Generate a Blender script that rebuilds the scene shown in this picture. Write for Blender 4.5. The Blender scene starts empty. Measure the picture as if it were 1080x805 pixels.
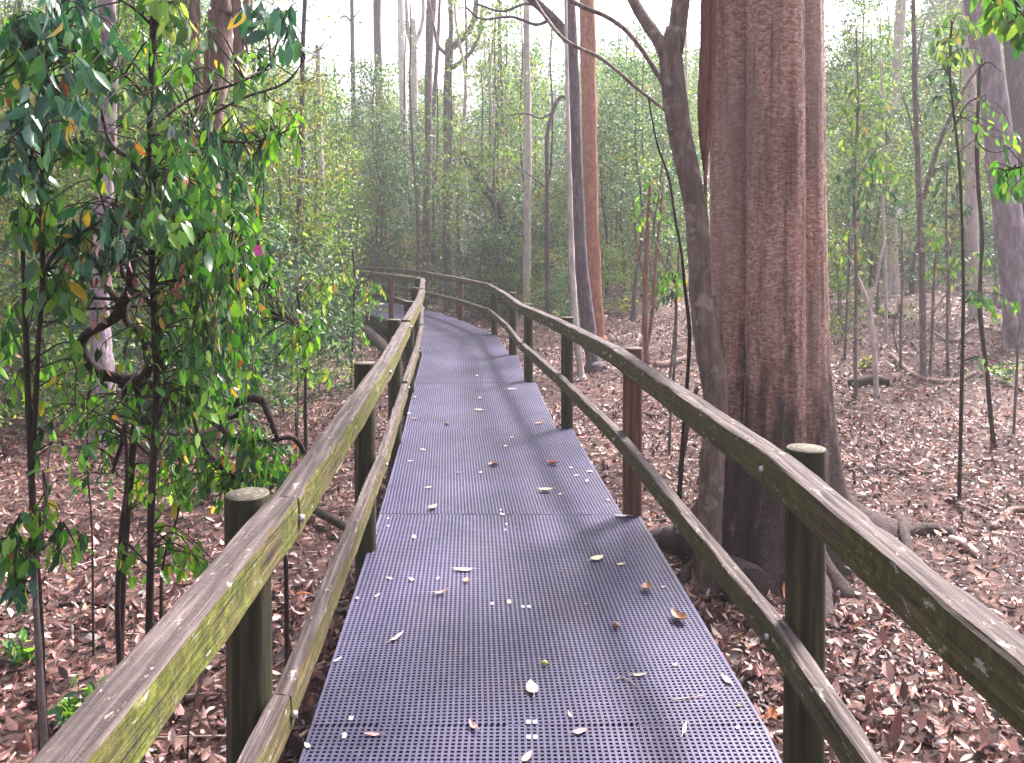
import bpy, math
import numpy as np
from mathutils import Vector

# ------------------------------------------------------------------ basics
scene = bpy.context.scene
COL = scene.collection
RS = np.random.RandomState
PITCH = math.radians(1.5)
ROW = 275.6          # image row of the optical axis (the frame is shifted down from it)
CAMH = 1.6
F = 900.0
sp, cp = math.sin(PITCH), math.cos(PITCH)


def P(px, py, d):
    """world point seen at photo pixel (px,py) at forward distance d"""
    u, v = (px - 540) / F, (ROW - py) / F
    y = v * sp + cp
    z = v * cp - sp
    t = d / y
    return np.array([u * t, d, CAMH + z * t])


def smooth(t):
    t = np.clip(t, 0, 1)
    return t * t * (3 - 2 * t)


def gz(x, y):
    """terrain height"""
    x = np.asarray(x, float); y = np.asarray(y, float)
    s = smooth((x + 2) / 7)
    z = -0.42 + 0.045 * np.maximum(0, y - 5) * s
    z = z + 0.05 * np.maximum(0, y - 27) * (1 - s * 0.6)
    z = np.minimum(z, 3.0 + 0.01 * np.abs(y))
    z = z + 0.035 * np.sin(x * 1.3 + 0.7) * np.sin(y * 1.1 + 0.4) + 0.02 * np.sin(x * 3.1 + y * 2.3)
    return z


def G(px, py):
    """ground point under a photo pixel"""
    lo = 0.5
    for i in range(4000):
        d = 0.8 + i * 0.02
        p = P(px, py, d)
        if p[2] < gz(p[0], p[1]):
            return np.array([p[0], p[1], float(gz(p[0], p[1]))])
    return P(px, py, 40)


def GB(px, d):
    """ground point at column px and distance d (column measured at eye level)"""
    x = (px - 540) / F * (d * cp + 1.6 * sp)
    return np.array([x, d, float(gz(x, d))])


def nrm(a):
    return a / np.maximum(np.linalg.norm(a, axis=-1, keepdims=True), 1e-9)


def catmull(pts, per=6):
    pts = np.asarray(pts, float)
    if len(pts) < 3 or per <= 1:
        if len(pts) == 2 and per > 1:
            t = np.linspace(0, 1, per + 1)[:, None]
            return pts[0] * (1 - t) + pts[1] * t
        return pts
    p = np.vstack([2 * pts[0] - pts[1], pts, 2 * pts[-1] - pts[-2]])
    out = []
    for i in range(1, len(p) - 2):
        for k in range(per):
            t = k / per
            a, b, c, d = p[i - 1], p[i], p[i + 1], p[i + 2]
            out.append(0.5 * ((2 * b) + (-a + c) * t + (2 * a - 5 * b + 4 * c - d) * t * t + (-a + 3 * b - 3 * c + d) * t ** 3))
    out.append(pts[-1])
    return np.array(out)


class MB:
    """collects triangles and quads and links them as one mesh"""

    def __init__(s):
        s.v = []; s.t = []; s.q = []; s.n = 0

    def add(s, v, t=None, q=None):
        v = np.asarray(v, float).reshape(-1, 3)
        if t is not None and len(t): s.t.append(np.asarray(t, int).reshape(-1, 3) + s.n)
        if q is not None and len(q): s.q.append(np.asarray(q, int).reshape(-1, 4) + s.n)
        s.v.append(v); s.n += len(v)
        return s

    def tube(s, pts, rad, n=8, per=6, rough=0.0, seed=0, cap=True, cross=None):
        pts = np.asarray(pts, float)
        rad = np.asarray(rad, float)
        if rad.ndim == 0: rad = np.full(len(pts), float(rad))
        if len(rad) == 2 and len(pts) > 2: rad = np.linspace(rad[0], rad[1], len(pts))
        c = catmull(np.hstack([pts, rad[:, None]]), per)
        p, r = c[:, :3], np.maximum(c[:, 3], 1e-4)
        m = len(p)
        T = np.gradient(p, axis=0); T = nrm(T)
        up = np.array([0, 0, 1.0]) if abs(T[0][2]) < 0.9 else np.array([1.0, 0, 0])
        N = np.zeros_like(p); N[0] = nrm(np.cross(T[0], up))
        for i in range(1, m):
            a = N[i - 1] - T[i] * np.dot(N[i - 1], T[i])
            N[i] = nrm(a)
        B = np.cross(T, N)
        th = np.arange(n) * 2 * math.pi / n
        rr = np.ones((m, n))
        if rough:
            rs = RS(seed + 17)
            k = rs.normal(0, 1, (m, n))
            k = (k + np.roll(k, 1, 1) + np.roll(k, 1, 0)) / 1.8
            rr = 1 + rough * k
        if cross is not None: rr = rr * cross[None, :]
        rr = rr * r[:, None]
        v = p[:, None, :] + rr[:, :, None] * (np.cos(th)[None, :, None] * N[:, None, :] + np.sin(th)[None, :, None] * B[:, None, :])
        v = v.reshape(-1, 3)
        i = np.arange(m - 1)[:, None] * n; j = np.arange(n)[None, :]; j2 = (j + 1) % n
        q = np.stack([i + j, i + j2, i + n + j2, i + n + j], -1).reshape(-1, 4)
        t = []
        if cap:
            v = np.vstack([v, p[0], p[-1]])
            a, b = m * n, m * n + 1
            for k in range(n):
                t.append((a, (k + 1) % n, k)); t.append((b, (m - 1) * n + k, (m - 1) * n + (k + 1) % n))
        s.add(v, t, q)
        return p

    def box8(s, c8):
        """c8: bottom 4 (ccw) then top 4"""
        s.add(c8, None, [(3, 2, 1, 0), (4, 5, 6, 7), (0, 1, 5, 4), (1, 2, 6, 5), (2, 3, 7, 6), (3, 0, 4, 7)])

    def leaves(s, Pp, D, Nn, L, W, fold=0.25, bend=0.2):
        """8 vertex leaves with midrib, folded and curled"""
        D = nrm(D); S = nrm(np.cross(D, Nn)); Nn = np.cross(S, D)
        k = len(Pp)
        L = np.broadcast_to(L, (k,)); W = np.broadcast_to(W, (k,))
        fold = np.broadcast_to(fold, (k,)); bend = np.broadcast_to(bend, (k,))
        tmpl = [(0, 0), (.34, -.46), (.34, 0), (.34, .46), (.72, -.34), (.72, 0), (.72, .34), (1, 0)]
        V = np.empty((k, 8, 3))
        for i, (t, w) in enumerate(tmpl):
            V[:, i] = Pp + D * (t * L)[:, None] * (1 - 0.15 * np.abs(bend)[:, None] * t) + S * (w * W)[:, None] + Nn * ((abs(w) * W * fold) - bend * L * t * t)[:, None]
        b = (np.arange(k) * 8)[:, None]
        t = np.concatenate([b + [0, 1, 2], b + [0, 2, 3], b + [4, 7, 5], b + [5, 7, 6]])
        q = np.concatenate([b + [1, 4, 5, 2], b + [2, 5, 6, 3]])
        s.add(V, t, q)

    def leaves2(s, Pp, D, Nn, L, W, fold=0.2):
        D = nrm(D); S = nrm(np.cross(D, Nn)); Nn = np.cross(S, D)
        k = len(Pp)
        L = np.broadcast_to(L, (k,)); W = np.broadcast_to(W, (k,))
        V = np.empty((k, 4, 3))
        V[:, 0] = Pp
        V[:, 1] = Pp + D * (.45 * L)[:, None] + S * (.5 * W)[:, None] + Nn * (fold * W)[:, None]
        V[:, 2] = Pp + D * L[:, None]
        V[:, 3] = Pp + D * (.45 * L)[:, None] - S * (.5 * W)[:, None] + Nn * (fold * W)[:, None]
        b = (np.arange(k) * 4)[:, None]
        s.add(V, np.concatenate([b + [0, 2, 1], b + [0, 3, 2]]))

    def build(s, name, mat, parent=None, origin=None, flat=False):
        me = bpy.data.meshes.new(name)
        v = np.vstack(s.v) if s.v else np.zeros((0, 3))
        if origin is not None: v = v - np.asarray(origin, float)
        t = np.vstack(s.t) if s.t else np.zeros((0, 3), int)
        q = np.vstack(s.q) if s.q else np.zeros((0, 4), int)
        me.vertices.add(len(v)); me.vertices.foreach_set('co', v.astype(np.float32).ravel())
        nl = len(t) * 3 + len(q) * 4
        me.loops.add(nl); me.loops.foreach_set('vertex_index', np.concatenate([t.ravel(), q.ravel()]).astype(np.int32))
        st = np.concatenate([np.arange(len(t)) * 3, len(t) * 3 + np.arange(len(q)) * 4]).astype(np.int32)
        me.polygons.add(len(st)); me.polygons.foreach_set('loop_start', st)
        me.polygons.foreach_set('use_smooth', np.full(len(st), not flat))
        me.update(calc_edges=True)
        me.materials.append(mat)
        o = bpy.data.objects.new(name, me); COL.objects.link(o)
        if parent is not None: o.parent = parent
        elif origin is not None: o.location = [float(a) for a in origin]
        return o


def tag(o, label=None, cat=None, group=None, kind=None):
    if label: o['label'] = label
    if cat: o['category'] = cat
    if group: o['group'] = group
    if kind: o['kind'] = kind
    return o


def thing(name, label, cat, loc=(0, 0, 0), group=None):
    o = bpy.data.objects.new(name, None); COL.objects.link(o)
    o.location = [float(a) for a in loc]
    o.empty_display_size = 0.1
    return tag(o, label, cat, group)


def copy_tree(o, parent=None):
    c = o.copy(); COL.objects.link(c); c.parent = parent
    for ch in list(o.children): copy_tree(ch, c)
    return c


# ------------------------------------------------------------------ materials
def lin(r, g, b): return (r, g, b, 1.0)


class NT:
    def __init__(s, name):
        s.m = bpy.data.materials.new(name); s.m.use_nodes = True
        s.t = s.m.node_tree; s.t.nodes.clear()
        s.out = s.n('ShaderNodeOutputMaterial')

    def n(s, typ, ins=None, **kw):
        nd = s.t.nodes.new(typ)
        for k, v in kw.items(): setattr(nd, k, v)
        for k, v in (ins or {}).items():
            if isinstance(v, bpy.types.NodeSocket): s.t.links.new(v, nd.inputs[k])
            else: nd.inputs[k].default_value = v
        return nd

    def link(s, a, b): s.t.links.new(a, b)

    def ramp(s, fac, stops, interp='LINEAR'):
        nd = s.t.nodes.new('ShaderNodeValToRGB'); cr = nd.color_ramp; cr.interpolation = interp
        while len(cr.elements) < len(stops): cr.elements.new(0.5)
        for e, (p, c) in zip(cr.elements, stops):
            e.position = p; e.color = (c[0], c[1], c[2], 1) if hasattr(c, '__len__') else (c, c, c, 1)
        s.link(fac, nd.inputs[0])
        return nd.outputs[0]

    def coords(s, scale=(1, 1, 1), kind='Object'):
        tc = s.n('ShaderNodeTexCoord')
        mp = s.n('ShaderNodeMapping', {'Vector': tc.outputs[kind], 'Scale': scale})
        return mp.outputs[0]

    def noise(s, vec, scale=5, detail=4, rough=.55, dist=0):
        return s.n('ShaderNodeTexNoise', {'Vector': vec, 'Scale': scale, 'Detail': detail, 'Roughness': rough, 'Distortion': dist}).outputs[0]

    def mix(s, fac, a, b, blend='MIX'):
        nd = s.n('ShaderNodeMix', data_type='RGBA', blend_type=blend)
        for k, v in ((0, fac), (6, a), (7, b)):
            if isinstance(v, bpy.types.NodeSocket): s.link(v, nd.inputs[k])
            else: nd.inputs[k].default_value = v
        return nd.outputs[2]

    def math(s, op, a, b=0.5, clamp=False):
        nd = s.n('ShaderNodeMath', operation=op, use_clamp=clamp)
        for k, v in ((0, a), (1, b)):
            if isinstance(v, bpy.types.NodeSocket): s.link(v, nd.inputs[k])
            else: nd.inputs[k].default_value = v
        return nd.outputs[0]

    def bump(s, h, strength=.5, dist=.01):
        return s.n('ShaderNodeBump', {'Height': h, 'Strength': strength, 'Distance': dist}).outputs[0]

    def pbr(s, color, rough=.8, normal=None, spec=.4):
        ins = {'Base Color': color, 'Roughness': rough, 'Specular IOR Level': spec}
        if normal is not None: ins['Normal'] = normal
        return s.n('ShaderNodeBsdfPrincipled', ins)

    def done(s, sh):
        s.link(sh.outputs[0] if not isinstance(sh, bpy.types.NodeSocket) else sh, s.out.inputs[0])
        return s.m


def bark(name, dark, mid, light, sc=(9, 9, 2.2), bumpd=.012, patch=None, fine=1.0):
    k = NT(name)
    v = k.coords(sc)
    n1 = k.noise(v, 3.0, 6, .65, .4)
    n2 = k.noise(k.coords((1.6, 1.6, .8)), 2.0, 4, .6)
    c = k.ramp(n1, [(.28, dark), (.5, mid), (.72, light)])
    c = k.mix(k.ramp(n2, [(.38, 0.0), (.62, .55)]), c, (*[a * .62 for a in mid], 1))
    if patch:
        n3 = k.noise(k.coords((3, 3, 3)), 3.2, 5, .65)
        c = k.mix(k.ramp(n3, [(.56, 0.0), (.64, .8)]), c, (*patch, 1))
    h = k.noise(k.coords(tuple(a * 3 for a in sc)), 3.0 * fine, 5, .7)
    hh = k.math('ADD', k.math('MULTIPLY', n1, 1.5), h)
    return k.done(k.pbr(c, .85, k.bump(hh, .9, bumpd), .25))


def leafmat(name, stops, trans=.35, rough=.38, spec=.5):
    k = NT(name)
    g = k.n('ShaderNodeNewGeometry')
    c = k.ramp(g.outputs['Random Per Island'], stops)
    n = k.noise(k.coords((1, 1, 1)), 1.3, 2, .5)
    c = k.mix(k.ramp(n, [(.3, 0.0), (.7, .5)]), c, k.mix(1.0, c, lin(.62, .68, .6), 'MULTIPLY'))
    p = k.pbr(c, rough, None, spec)
    tc = k.mix(1.0, c, lin(1.25, 1.3, .55), 'MULTIPLY')
    t = k.n('ShaderNodeBsdfTranslucent', {'Color': tc})
    m = k.n('ShaderNodeMixShader', {0: trans, 1: p.outputs[0], 2: t.outputs[0]})
    return k.done(m.outputs[0])


M = {}
M['leaf_near'] = leafmat('leaf_near', [(0, (.010, .05, .018)), (.3, (.025, .11, .03)), (.55, (.055, .19, .025)), (.78, (.11, .29, .03)), (.965, (.19, .34, .04)), (.973, (.6, .4, .03)), (.99, (.4, .12, .04))], .38, .36, .5)
M['leaf_blue'] = leafmat('leaf_blue', [(0, (.010, .055, .04)), (.4, (.02, .10, .07)), (.75, (.045, .17, .1)), (.96, (.1, .25, .08)), (.98, (.5, .32, .04))], .3, .32, .6)
M['leaf_bright'] = leafmat('leaf_bright', [(0, (.05, .15, .02)), (.5, (.1, .26, .03)), (.9, (.2, .36, .05)), (.97, (.5, .4, .05))], .5, .35, .5)
M['leaf_fine'] = leafmat('leaf_fine', [(0, (.02, .065, .018)), (.35, (.06, .14, .03)), (.7, (.15, .26, .06)), (.9, (.32, .42, .13)), (.985, (.3, .2, .09))], .42, .5, .4)
M['leaf_teal'] = leafmat('leaf_teal', [(0, (.010, .038, .026)), (.4, (.032, .095, .06)), (.75, (.08, .18, .11)), (.9, (.22, .33, .19)), (1, (.34, .4, .26))], .34, .45, .45)
M['leaf_olive'] = leafmat('leaf_olive', [(0, (.04, .055, .02)), (.4, (.10, .12, .035)), (.7, (.21, .22, .06)), (.92, (.38, .36, .11)), (1, (.38, .22, .1))], .42, .5, .35)
M['bark_slender'] = bark('bark_slender', (.045, .03, .027), (.13, .092, .083), (.27, .21, .19), patch=(.22, .19, .17), bumpd=.006)
M['bark_patchy'] = bark('bark_patchy', (.05, .035, .045), (.22, .17, .2), (.48, .42, .46), sc=(4, 4, 1.2), bumpd=.02)
M['bark_grey'] = bark('bark_grey', (.05, .036, .036), (.13, .10, .10), (.26, .21, .20), patch=(.3, .27, .25))
M['bark_purple'] = bark('bark_purple', (.035, .024, .032), (.09, .066, .082), (.19, .15, .17))
M['bark_pale'] = bark('bark_pale', (.22, .17, .16), (.42, .36, .35), (.6, .54, .52), sc=(5, 5, 1.6))
M['bark_white'] = bark('bark_white', (.45, .40, .40), (.68, .63, .63), (.8, .77, .77), sc=(5, 5, 1.6))
M['bark_orange'] = bark('bark_orange', (.16, .06, .04), (.33, .13, .085), (.46, .25, .19), sc=(8, 8, 3))
M['bark_dark'] = bark('bark_dark', (.010, .006, .006), (.026, .016, .014), (.07, .046, .037), sc=(14, 14, 5), bumpd=.006)
M['bark_red'] = bark('bark_red', (.07, .025, .02), (.17, .07, .055), (.3, .15, .12), sc=(12, 12, 3), bumpd=.01)
M['dead_wood'] = bark('dead_wood', (.05, .03, .027), (.16, .10, .085), (.34, .25, .22), sc=(10, 10, 10), bumpd=.006)
M['pale_stick'] = bark('pale_stick', (.25, .17, .15), (.42, .32, .29), (.6, .5, .46), sc=(10, 10, 10), bumpd=.004)
M['bark_hang'] = bark('bark_hang', (.06, .035, .03), (.2, .13, .11), (.4, .3, .27), sc=(12, 12, 1.4), bumpd=.02)


def big_bark():
    k = NT('bark_big')
    # short horizontal flakes on a vertically streaked base
    a = k.noise(k.coords((15, 15, 34)), 2.0, 8, .76, .7)
    b = k.noise(k.coords((10, 10, .9)), 1.4, 4, .6)
    s = k.noise(k.coords((26, 26, 80)), 2.2, 4, .75)
    c = k.ramp(a, [(.34, (.05, .018, .014)), (.43, (.34, .15, .108)), (.52, (.56, .32, .255)), (.61, (.78, .61, .56))])
    c = k.mix(k.ramp(b, [(.44, 0.0), (.64, .7)]), c, lin(.12, .045, .036))
    fs = k.noise(k.coords((26, 26, .7)), 1.5, 3, .5)
    c = k.mix(k.ramp(fs, [(.32, .5), (.39, 0.0)]), c, lin(.03, .012, .011))
    g = k.noise(k.coords((1.8, 1.8, .5)), 1.5, 3, .5)
    c = k.mix(k.ramp(g, [(.5, 0.0), (.62, .45)]), c, lin(.4, .3, .28))
    # dark damp stain climbing from the roots, ragged upper rim
    tc = k.n('ShaderNodeTexCoord')
    xyz = k.n('ShaderNodeSeparateXYZ', {0: tc.outputs['Object']})
    w = k.noise(k.coords((7, 7, 1.2)), 1.6, 5, .6)
    hgt = k.math('SUBTRACT', k.math('MULTIPLY', w, 3.0), xyz.outputs[2])
    c = k.mix(k.ramp(hgt, [(.1, 0.0), (.75, .88)]), c, k.ramp(s, [(.4, (.010, .007, .009)), (.62, (.04, .028, .036)), (.75, (.2, .16, .18))]))
    hh = k.math('ADD', k.math('MULTIPLY', a, 1.2), s)
    hh = k.math('ADD', hh, k.math('MULTIPLY', b, .8))
    return k.done(k.pbr(c, .8, k.bump(hh, 1.0, .022), .3))


M['bark_big'] = big_bark()


def wood_rail(name, green=.8, br=1.0):
    k = NT(name)
    g = k.n('ShaderNodeNewGeometry')
    nz = k.n('ShaderNodeSeparateXYZ', {0: g.outputs['Normal']}).outputs[2]
    tc = k.n('ShaderNodeTexCoord')
    uv = k.n('ShaderNodeAttribute', attribute_name='grain').outputs['Vector']
    gr = k.noise(k.n('ShaderNodeMapping', {'Vector': uv, 'Scale': (2.2, 60, 60)}).outputs[0], 1.0, 5, .65, .5)
    big = k.noise(k.coords((2.2, 2.2, 2.2)), 2.0, 4, .6)
    sml = k.noise(k.coords((14, 14, 14)), 2.6, 5, .7)
    top = k.ramp(gr, [(.3, (.018, .013, .013)), (.48, (.055, .041, .040)), (.7, (.135, .108, .104))])  # top tones darkened to carry the shade of an overhead canopy
    side = k.ramp(gr, [(.3, (.03, .021, .011)), (.5, (.085, .065, .03)), (.72, (.19, .155, .085))])
    moss = k.ramp(sml, [(.35, (.025, .032, .005)), (.55, (.085, .098, .012)), (.75, (.2, .2, .05))])
    side = k.mix(k.ramp(big, [(.36, 0.0), (.56, green)]), side, moss)
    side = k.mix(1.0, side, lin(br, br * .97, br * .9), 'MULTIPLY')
    upf = k.ramp(nz, [(.35, 0.0), (.75, 1.0)])
    c = k.mix(upf, side, top)
    lic = k.noise(k.n('ShaderNodeMapping', {'Vector': uv, 'Scale': (6, 16, 16)}).outputs[0], 2.0, 6, .75)
    lm = k.ramp(lic, [(.6, 0.0), (.65, .75)])
    c = k.mix(lm, c, lin(.38, .36, .3))
    crack = k.noise(k.n('ShaderNodeMapping', {'Vector': uv, 'Scale': (3.0, 90, 90)}).outputs[0], 1.0, 2, .4)
    cm = k.ramp(crack, [(.31, .9), (.37, 0.0)])
    c = k.mix(cm, c, lin(.015, .012, .01))
    h = k.math('ADD', gr, k.math('MULTIPLY', sml, .5))
    return k.done(k.pbr(c, .82, k.bump(h, 1.0, .009), .25))


M['rail'] = wood_rail('weathered_rail', .95, 1.05)
M['rail_pale'] = wood_rail('weathered_low_rail', .5, .95)
M['rail_dark'] = wood_rail('weathered_dark_rail', .75, .62)  # right railing: shade on its inner faces is put into the side colour


def post_mat(name, red=0.0):
    k = NT(name)
    v = k.coords((24, 24, 1.3))
    n = k.noise(v, 1.6, 5, .6)
    b = k.noise(k.coords((5, 5, 1.5)), 1.5, 4, .6)
    if red: c = k.ramp(n, [(.3, (.035, .015, .011)), (.5, (.09, .04, .028)), (.7, (.17, .09, .066))])
    else: c = k.ramp(n, [(.3, (.007, .006, .003)), (.5, (.021, .019, .009)), (.74, (.075, .064, .034))])  # post colour kept extra dark in place of canopy shade
    c = k.mix(k.ramp(b, [(.42, 0.0), (.62, .7 - red * .5)]), c, lin(.014, .019, .005))
    g = k.n('ShaderNodeNewGeometry')
    nz = k.n('ShaderNodeSeparateXYZ', {0: g.outputs['Normal']}).outputs[2]
    w = k.n('ShaderNodeTexWave', {'Vector': k.coords((1, 1, 0)), 'Scale': 22.0, 'Distortion': 2.5, 'Detail': 3.0, 'Detail Scale': 2.0}, wave_type='RINGS', rings_direction='SPHERICAL')
    end = k.ramp(w.outputs[1], [(.2, (.07, .058, .048)), (.8, (.17, .145, .12))])
    end = k.mix(k.ramp(k.noise(k.coords((30, 30, 30)), 1.4, 5, .7), [(.42, .85), (.6, 0.0)]), end, lin(.05, .05, .03))
    c = k.mix(k.ramp(nz, [(.6, 0.0), (.8, 1.0)]), c, end)
    return k.done(k.pbr(c, .85, k.bump(n, .7, .006), .25))


M['post'] = post_mat('post_green')
M['post_red'] = post_mat('post_reddish', 1.0)


def grate_mat():
    k = NT('grating_plastic')
    n = k.noise(k.coords((1, 1, 1)), 1.7, 5, .65)
    d = k.noise(k.coords((1, 1, 1)), 26, 3, .6)
    c = k.ramp(n, [(.35, (.040, .037, .080)), (.65, (.074, .068, .130))])  # plastic tone includes some darkening for canopy shade
    c = k.mix(k.ramp(d, [(.5, 0.0), (.72, .4)]), c, lin(.13, .12, .16))
    w_ = k.noise(k.coords((1.1, .5, 1)), 3.1, 6, .7)
    c = k.mix(k.ramp(w_, [(.5, 0.0), (.68, .3)]), c, lin(.08, .06, .06))
    return k.done(k.pbr(c, .45, None, .38))


M['grate'] = grate_mat()
k = NT('clip_white'); M['clip'] = k.done(k.pbr(lin(.8, .8, .8), .4))
k = NT('steel_bolt'); M['steel'] = k.done(k.n('ShaderNodeBsdfPrincipled', {'Base Color': lin(.35, .33, .33), 'Metallic': .9, 'Roughness': .5}))
k = NT('joist_dark'); M['joist'] = k.done(k.pbr(k.ramp(k.noise(k.coords((3, 3, 3)), 6), [(.3, (.03, .022, .018)), (.7, (.10, .075, .06))]), .9))


def litter_mat():
    k = NT('leaf_litter')
    g = k.n('ShaderNodeNewGeometry')
    c = k.ramp(g.outputs['Random Per Island'], [(0, (.014, .006, .006)), (.24, (.035, .014, .013)), (.44, (.10, .04, .034)), (.62, (.21, .096, .08)), (.78, (.34, .19, .165)), (.91, (.52, .36, .325)), (.972, (.68, .55, .5)), (.983, (.42, .17, .05))])
    n = k.noise(k.coords((1, 1, 1)), .9, 4, .6)
    c = k.mix(k.ramp(n, [(.35, 0.0), (.62, .75)]), c, k.mix(1.0, c, lin(.7, .5, .48), 'MULTIPLY'))
    s = k.noise(k.coords((1, 1, 1)), 90, 2, .5)
    c = k.mix(k.ramp(s, [(.45, 0.0), (.7, .35)]), c, lin(0.090, 0.045, 0.046))
    p = k.pbr(c, .5, None, .45)
    t = k.n('ShaderNodeBsdfTranslucent', {'Color': c})
    m = k.n('ShaderNodeMixShader', {0: .15, 1: p.outputs[0], 2: t.outputs[0]})
    return k.done(m.outputs[0])


M['litter'] = litter_mat()


def ground_mat():
    k = NT('forest_soil')
    v = k.coords((1, 1, 1))
    vor = k.n('ShaderNodeTexVoronoi', {'Vector': v, 'Scale': 13.0, 'Randomness': 1.0})
    cc = k.n('ShaderNodeSeparateColor', {0: vor.outputs['Color']}).outputs[0]
    c = k.ramp(cc, [(0, (.010, .005, .005)), (.45, (.032, .014, .012)), (.8, (.10, .05, .042)), (1, (.28, .17, .14))])
    n = k.noise(v, .5, 6, .65)
    c = k.mix(k.ramp(n, [(.4, 0.0), (.65, .6)]), c, lin(.09, .05, .045))
    n2 = k.noise(v, 18, 5, .7)
    c = k.mix(k.ramp(n2, [(.4, .6), (.6, 0.0)]), c, lin(.03, .017, .016))
    h = k.math('ADD', vor.outputs['Distance'], n2)
    return k.done(k.pbr(c, .9, k.bump(h, .8, .03), .2))


M['ground'] = ground_mat()


def plain(name, c1, c2, rough=.5, trans=0):
    k = NT(name)
    c = k.ramp(k.noise(k.coords((1, 1, 1)), 60, 4, .6), [(.3, c1), (.7, c2)])
    return k.done(k.pbr(c, rough))


M['dry_pale'] = plain('dry_leaf_pale', (.5, .43, .28), (.72, .66, .5))
M['dry_brown'] = plain('dry_leaf_brown', (.11, .05, .03), (.27, .14, .085))
M['dry_red'] = plain('dry_leaf_red', (.2, .05, .04), (.38, .14, .1))
M['dry_pink'] = plain('dry_leaf_pink', (.4, .22, .2), (.58, .38, .35))
M['fleck'] = plain('fleck_white', (.68, .64, .6), (.85, .82, .8))
M['nut'] = plain('seed_nut', (.1, .05, .045), (.3, .18, .16), .35)
M['fruit'] = plain('seed_yellow', (.3, .26, .06), (.5, .45, .15), .35)
M['pink'] = plain('petal_pink', (.7, .05, .32), (.85, .15, .5))

# ------------------------------------------------------------------ camera, light
cam = bpy.data.cameras.new('camera'); co = bpy.data.objects.new('camera', cam); COL.objects.link(co)
co.location = (0, 0, CAMH); co.rotation_euler = (math.pi / 2 - PITCH, 0, 0)
cam.shift_y = -(402.5 - ROW) / 1080; cam.sensor_width = 36; cam.lens = 36 * F / 1080; cam.clip_end = 800; cam.clip_start = .05
scene.camera = co

SUN_EL, SUN_AZ = math.radians(46), math.radians(40)   # azimuth from +Y towards +X
w = bpy.data.worlds.new('World'); scene.world = w; w.use_nodes = True
nt = w.node_tree; nt.nodes.clear()
sky = nt.nodes.new('ShaderNodeTexSky'); sky.sky_type = 'NISHITA'; sky.sun_disc = False
sky.sun_elevation = SUN_EL; sky.sun_rotation = SUN_AZ
sky.air_density = 1.0; sky.dust_density = 6.0; sky.ozone_density = 1.0
hsv = nt.nodes.new('ShaderNodeHueSaturation'); hsv.inputs['Saturation'].default_value = .25
bg = nt.nodes.new('ShaderNodeBackground'); bg.inputs[1].default_value = .10
wo = nt.nodes.new('ShaderNodeOutputWorld')
nt.links.new(sky.outputs[0], hsv.inputs['Color']); tint = nt.nodes.new('ShaderNodeMix'); tint.data_type = 'RGBA'; tint.blend_type = 'MULTIPLY'; tint.inputs[0].default_value = 1; tint.inputs[7].default_value = (1.02, .965, 1.03, 1)
nt.links.new(hsv.outputs[0], tint.inputs[6]); nt.links.new(tint.outputs[2], bg.inputs[0]); nt.links.new(bg.outputs[0], wo.inputs[0])
sl = bpy.data.lights.new('sun', 'SUN'); sl.energy = 3.4; sl.angle = math.radians(13); sl.color = (1, .92, .88)
so = bpy.data.objects.new('sun', sl); COL.objects.link(so)
sd = Vector((math.sin(SUN_AZ) * math.cos(SUN_EL), math.cos(SUN_AZ) * math.cos(SUN_EL), math.sin(SUN_EL)))
so.rotation_euler = sd.to_track_quat('Z', 'Y').to_euler(); so.location = (5, 20, 20)
vs = scene.view_settings
vs.view_transform = 'Standard'; vs.look = 'None'; vs.gamma = 1; vs.exposure = 2.36; vs.use_curve_mapping = False
scene.cycles.max_bounces = 7; scene.cycles.diffuse_bounces = 3; scene.cycles.glossy_bounces = 2
scene.cycles.transmission_bounces = 3; scene.cycles.volume_bounces = 1; scene.cycles.transparent_max_bounces = 4
scene.cycles.use_denoising = True
scene.cycles.sample_clamp_indirect = 4

# ------------------------------------------------------------------ ground
def sheet():
    a = np.linspace(-1, 1, 221)
    gx = np.sign(a) * (np.expm1(np.abs(a) * 4.6) / np.expm1(4.6)) * 130
    b = np.linspace(0, 1, 261)
    gy = -30 + 170 * (0.18 + 0) * 0
    gy = np.concatenate([np.linspace(-30, 0, 20, endpoint=False), np.linspace(0, 12, 120, endpoint=False), 12 + (np.expm1(np.linspace(0, 1, 120) * 3.5) / np.expm1(3.5)) * 120])
    X, Y = np.meshgrid(gx, gy)
    Z = gz(X, Y)
    rs = RS(3)
    Z = Z + rs.normal(0, .006, Z.shape) * (np.abs(Y) < 14)
    m = MB()
    ny, nx = X.shape
    i = np.arange(ny - 1)[:, None] * nx; j = np.arange(nx - 1)[None, :]
    q = np.stack([i + j, i + j + 1, i + nx + j + 1, i + nx + j], -1).reshape(-1, 4)
    m.add(np.stack([X, Y, Z], -1), None, q)
    return tag(m.build('ground', M['ground']), kind='structure')


sheet()

# ------------------------------------------------------------------ boardwalk
EL = [(-0.5, -0.6), (-0.545, 0.4), (-0.656, 2.77), (-0.765, 4.93), (-0.903, 7.15), (-1.075, 9.42), (-1.233, 11.7), (-1.499, 13.84), (-2.17, 16.18), (-2.959, 18.03), (-4.044, 19.78), (-5.425, 21.43), (-7.003, 22.89), (-8.877, 24.16)]
ER = [(0.74, -0.6), (0.74, 0.4), (0.827, 2.77), (0.735, 4.91), (0.496, 7.18), (0.258, 9.47), (0.079, 11.7), (-0.276, 14.14), (-1.036, 16.86), (-1.923, 19.2), (-3.008, 21.14), (-4.291, 22.89), (-5.77, 24.45), (-7.496, 25.71)]
NR = {4: .635, 5: .37, 6: .15, 7: -.03}   # near right corner where the next panel is cut narrower


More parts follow.
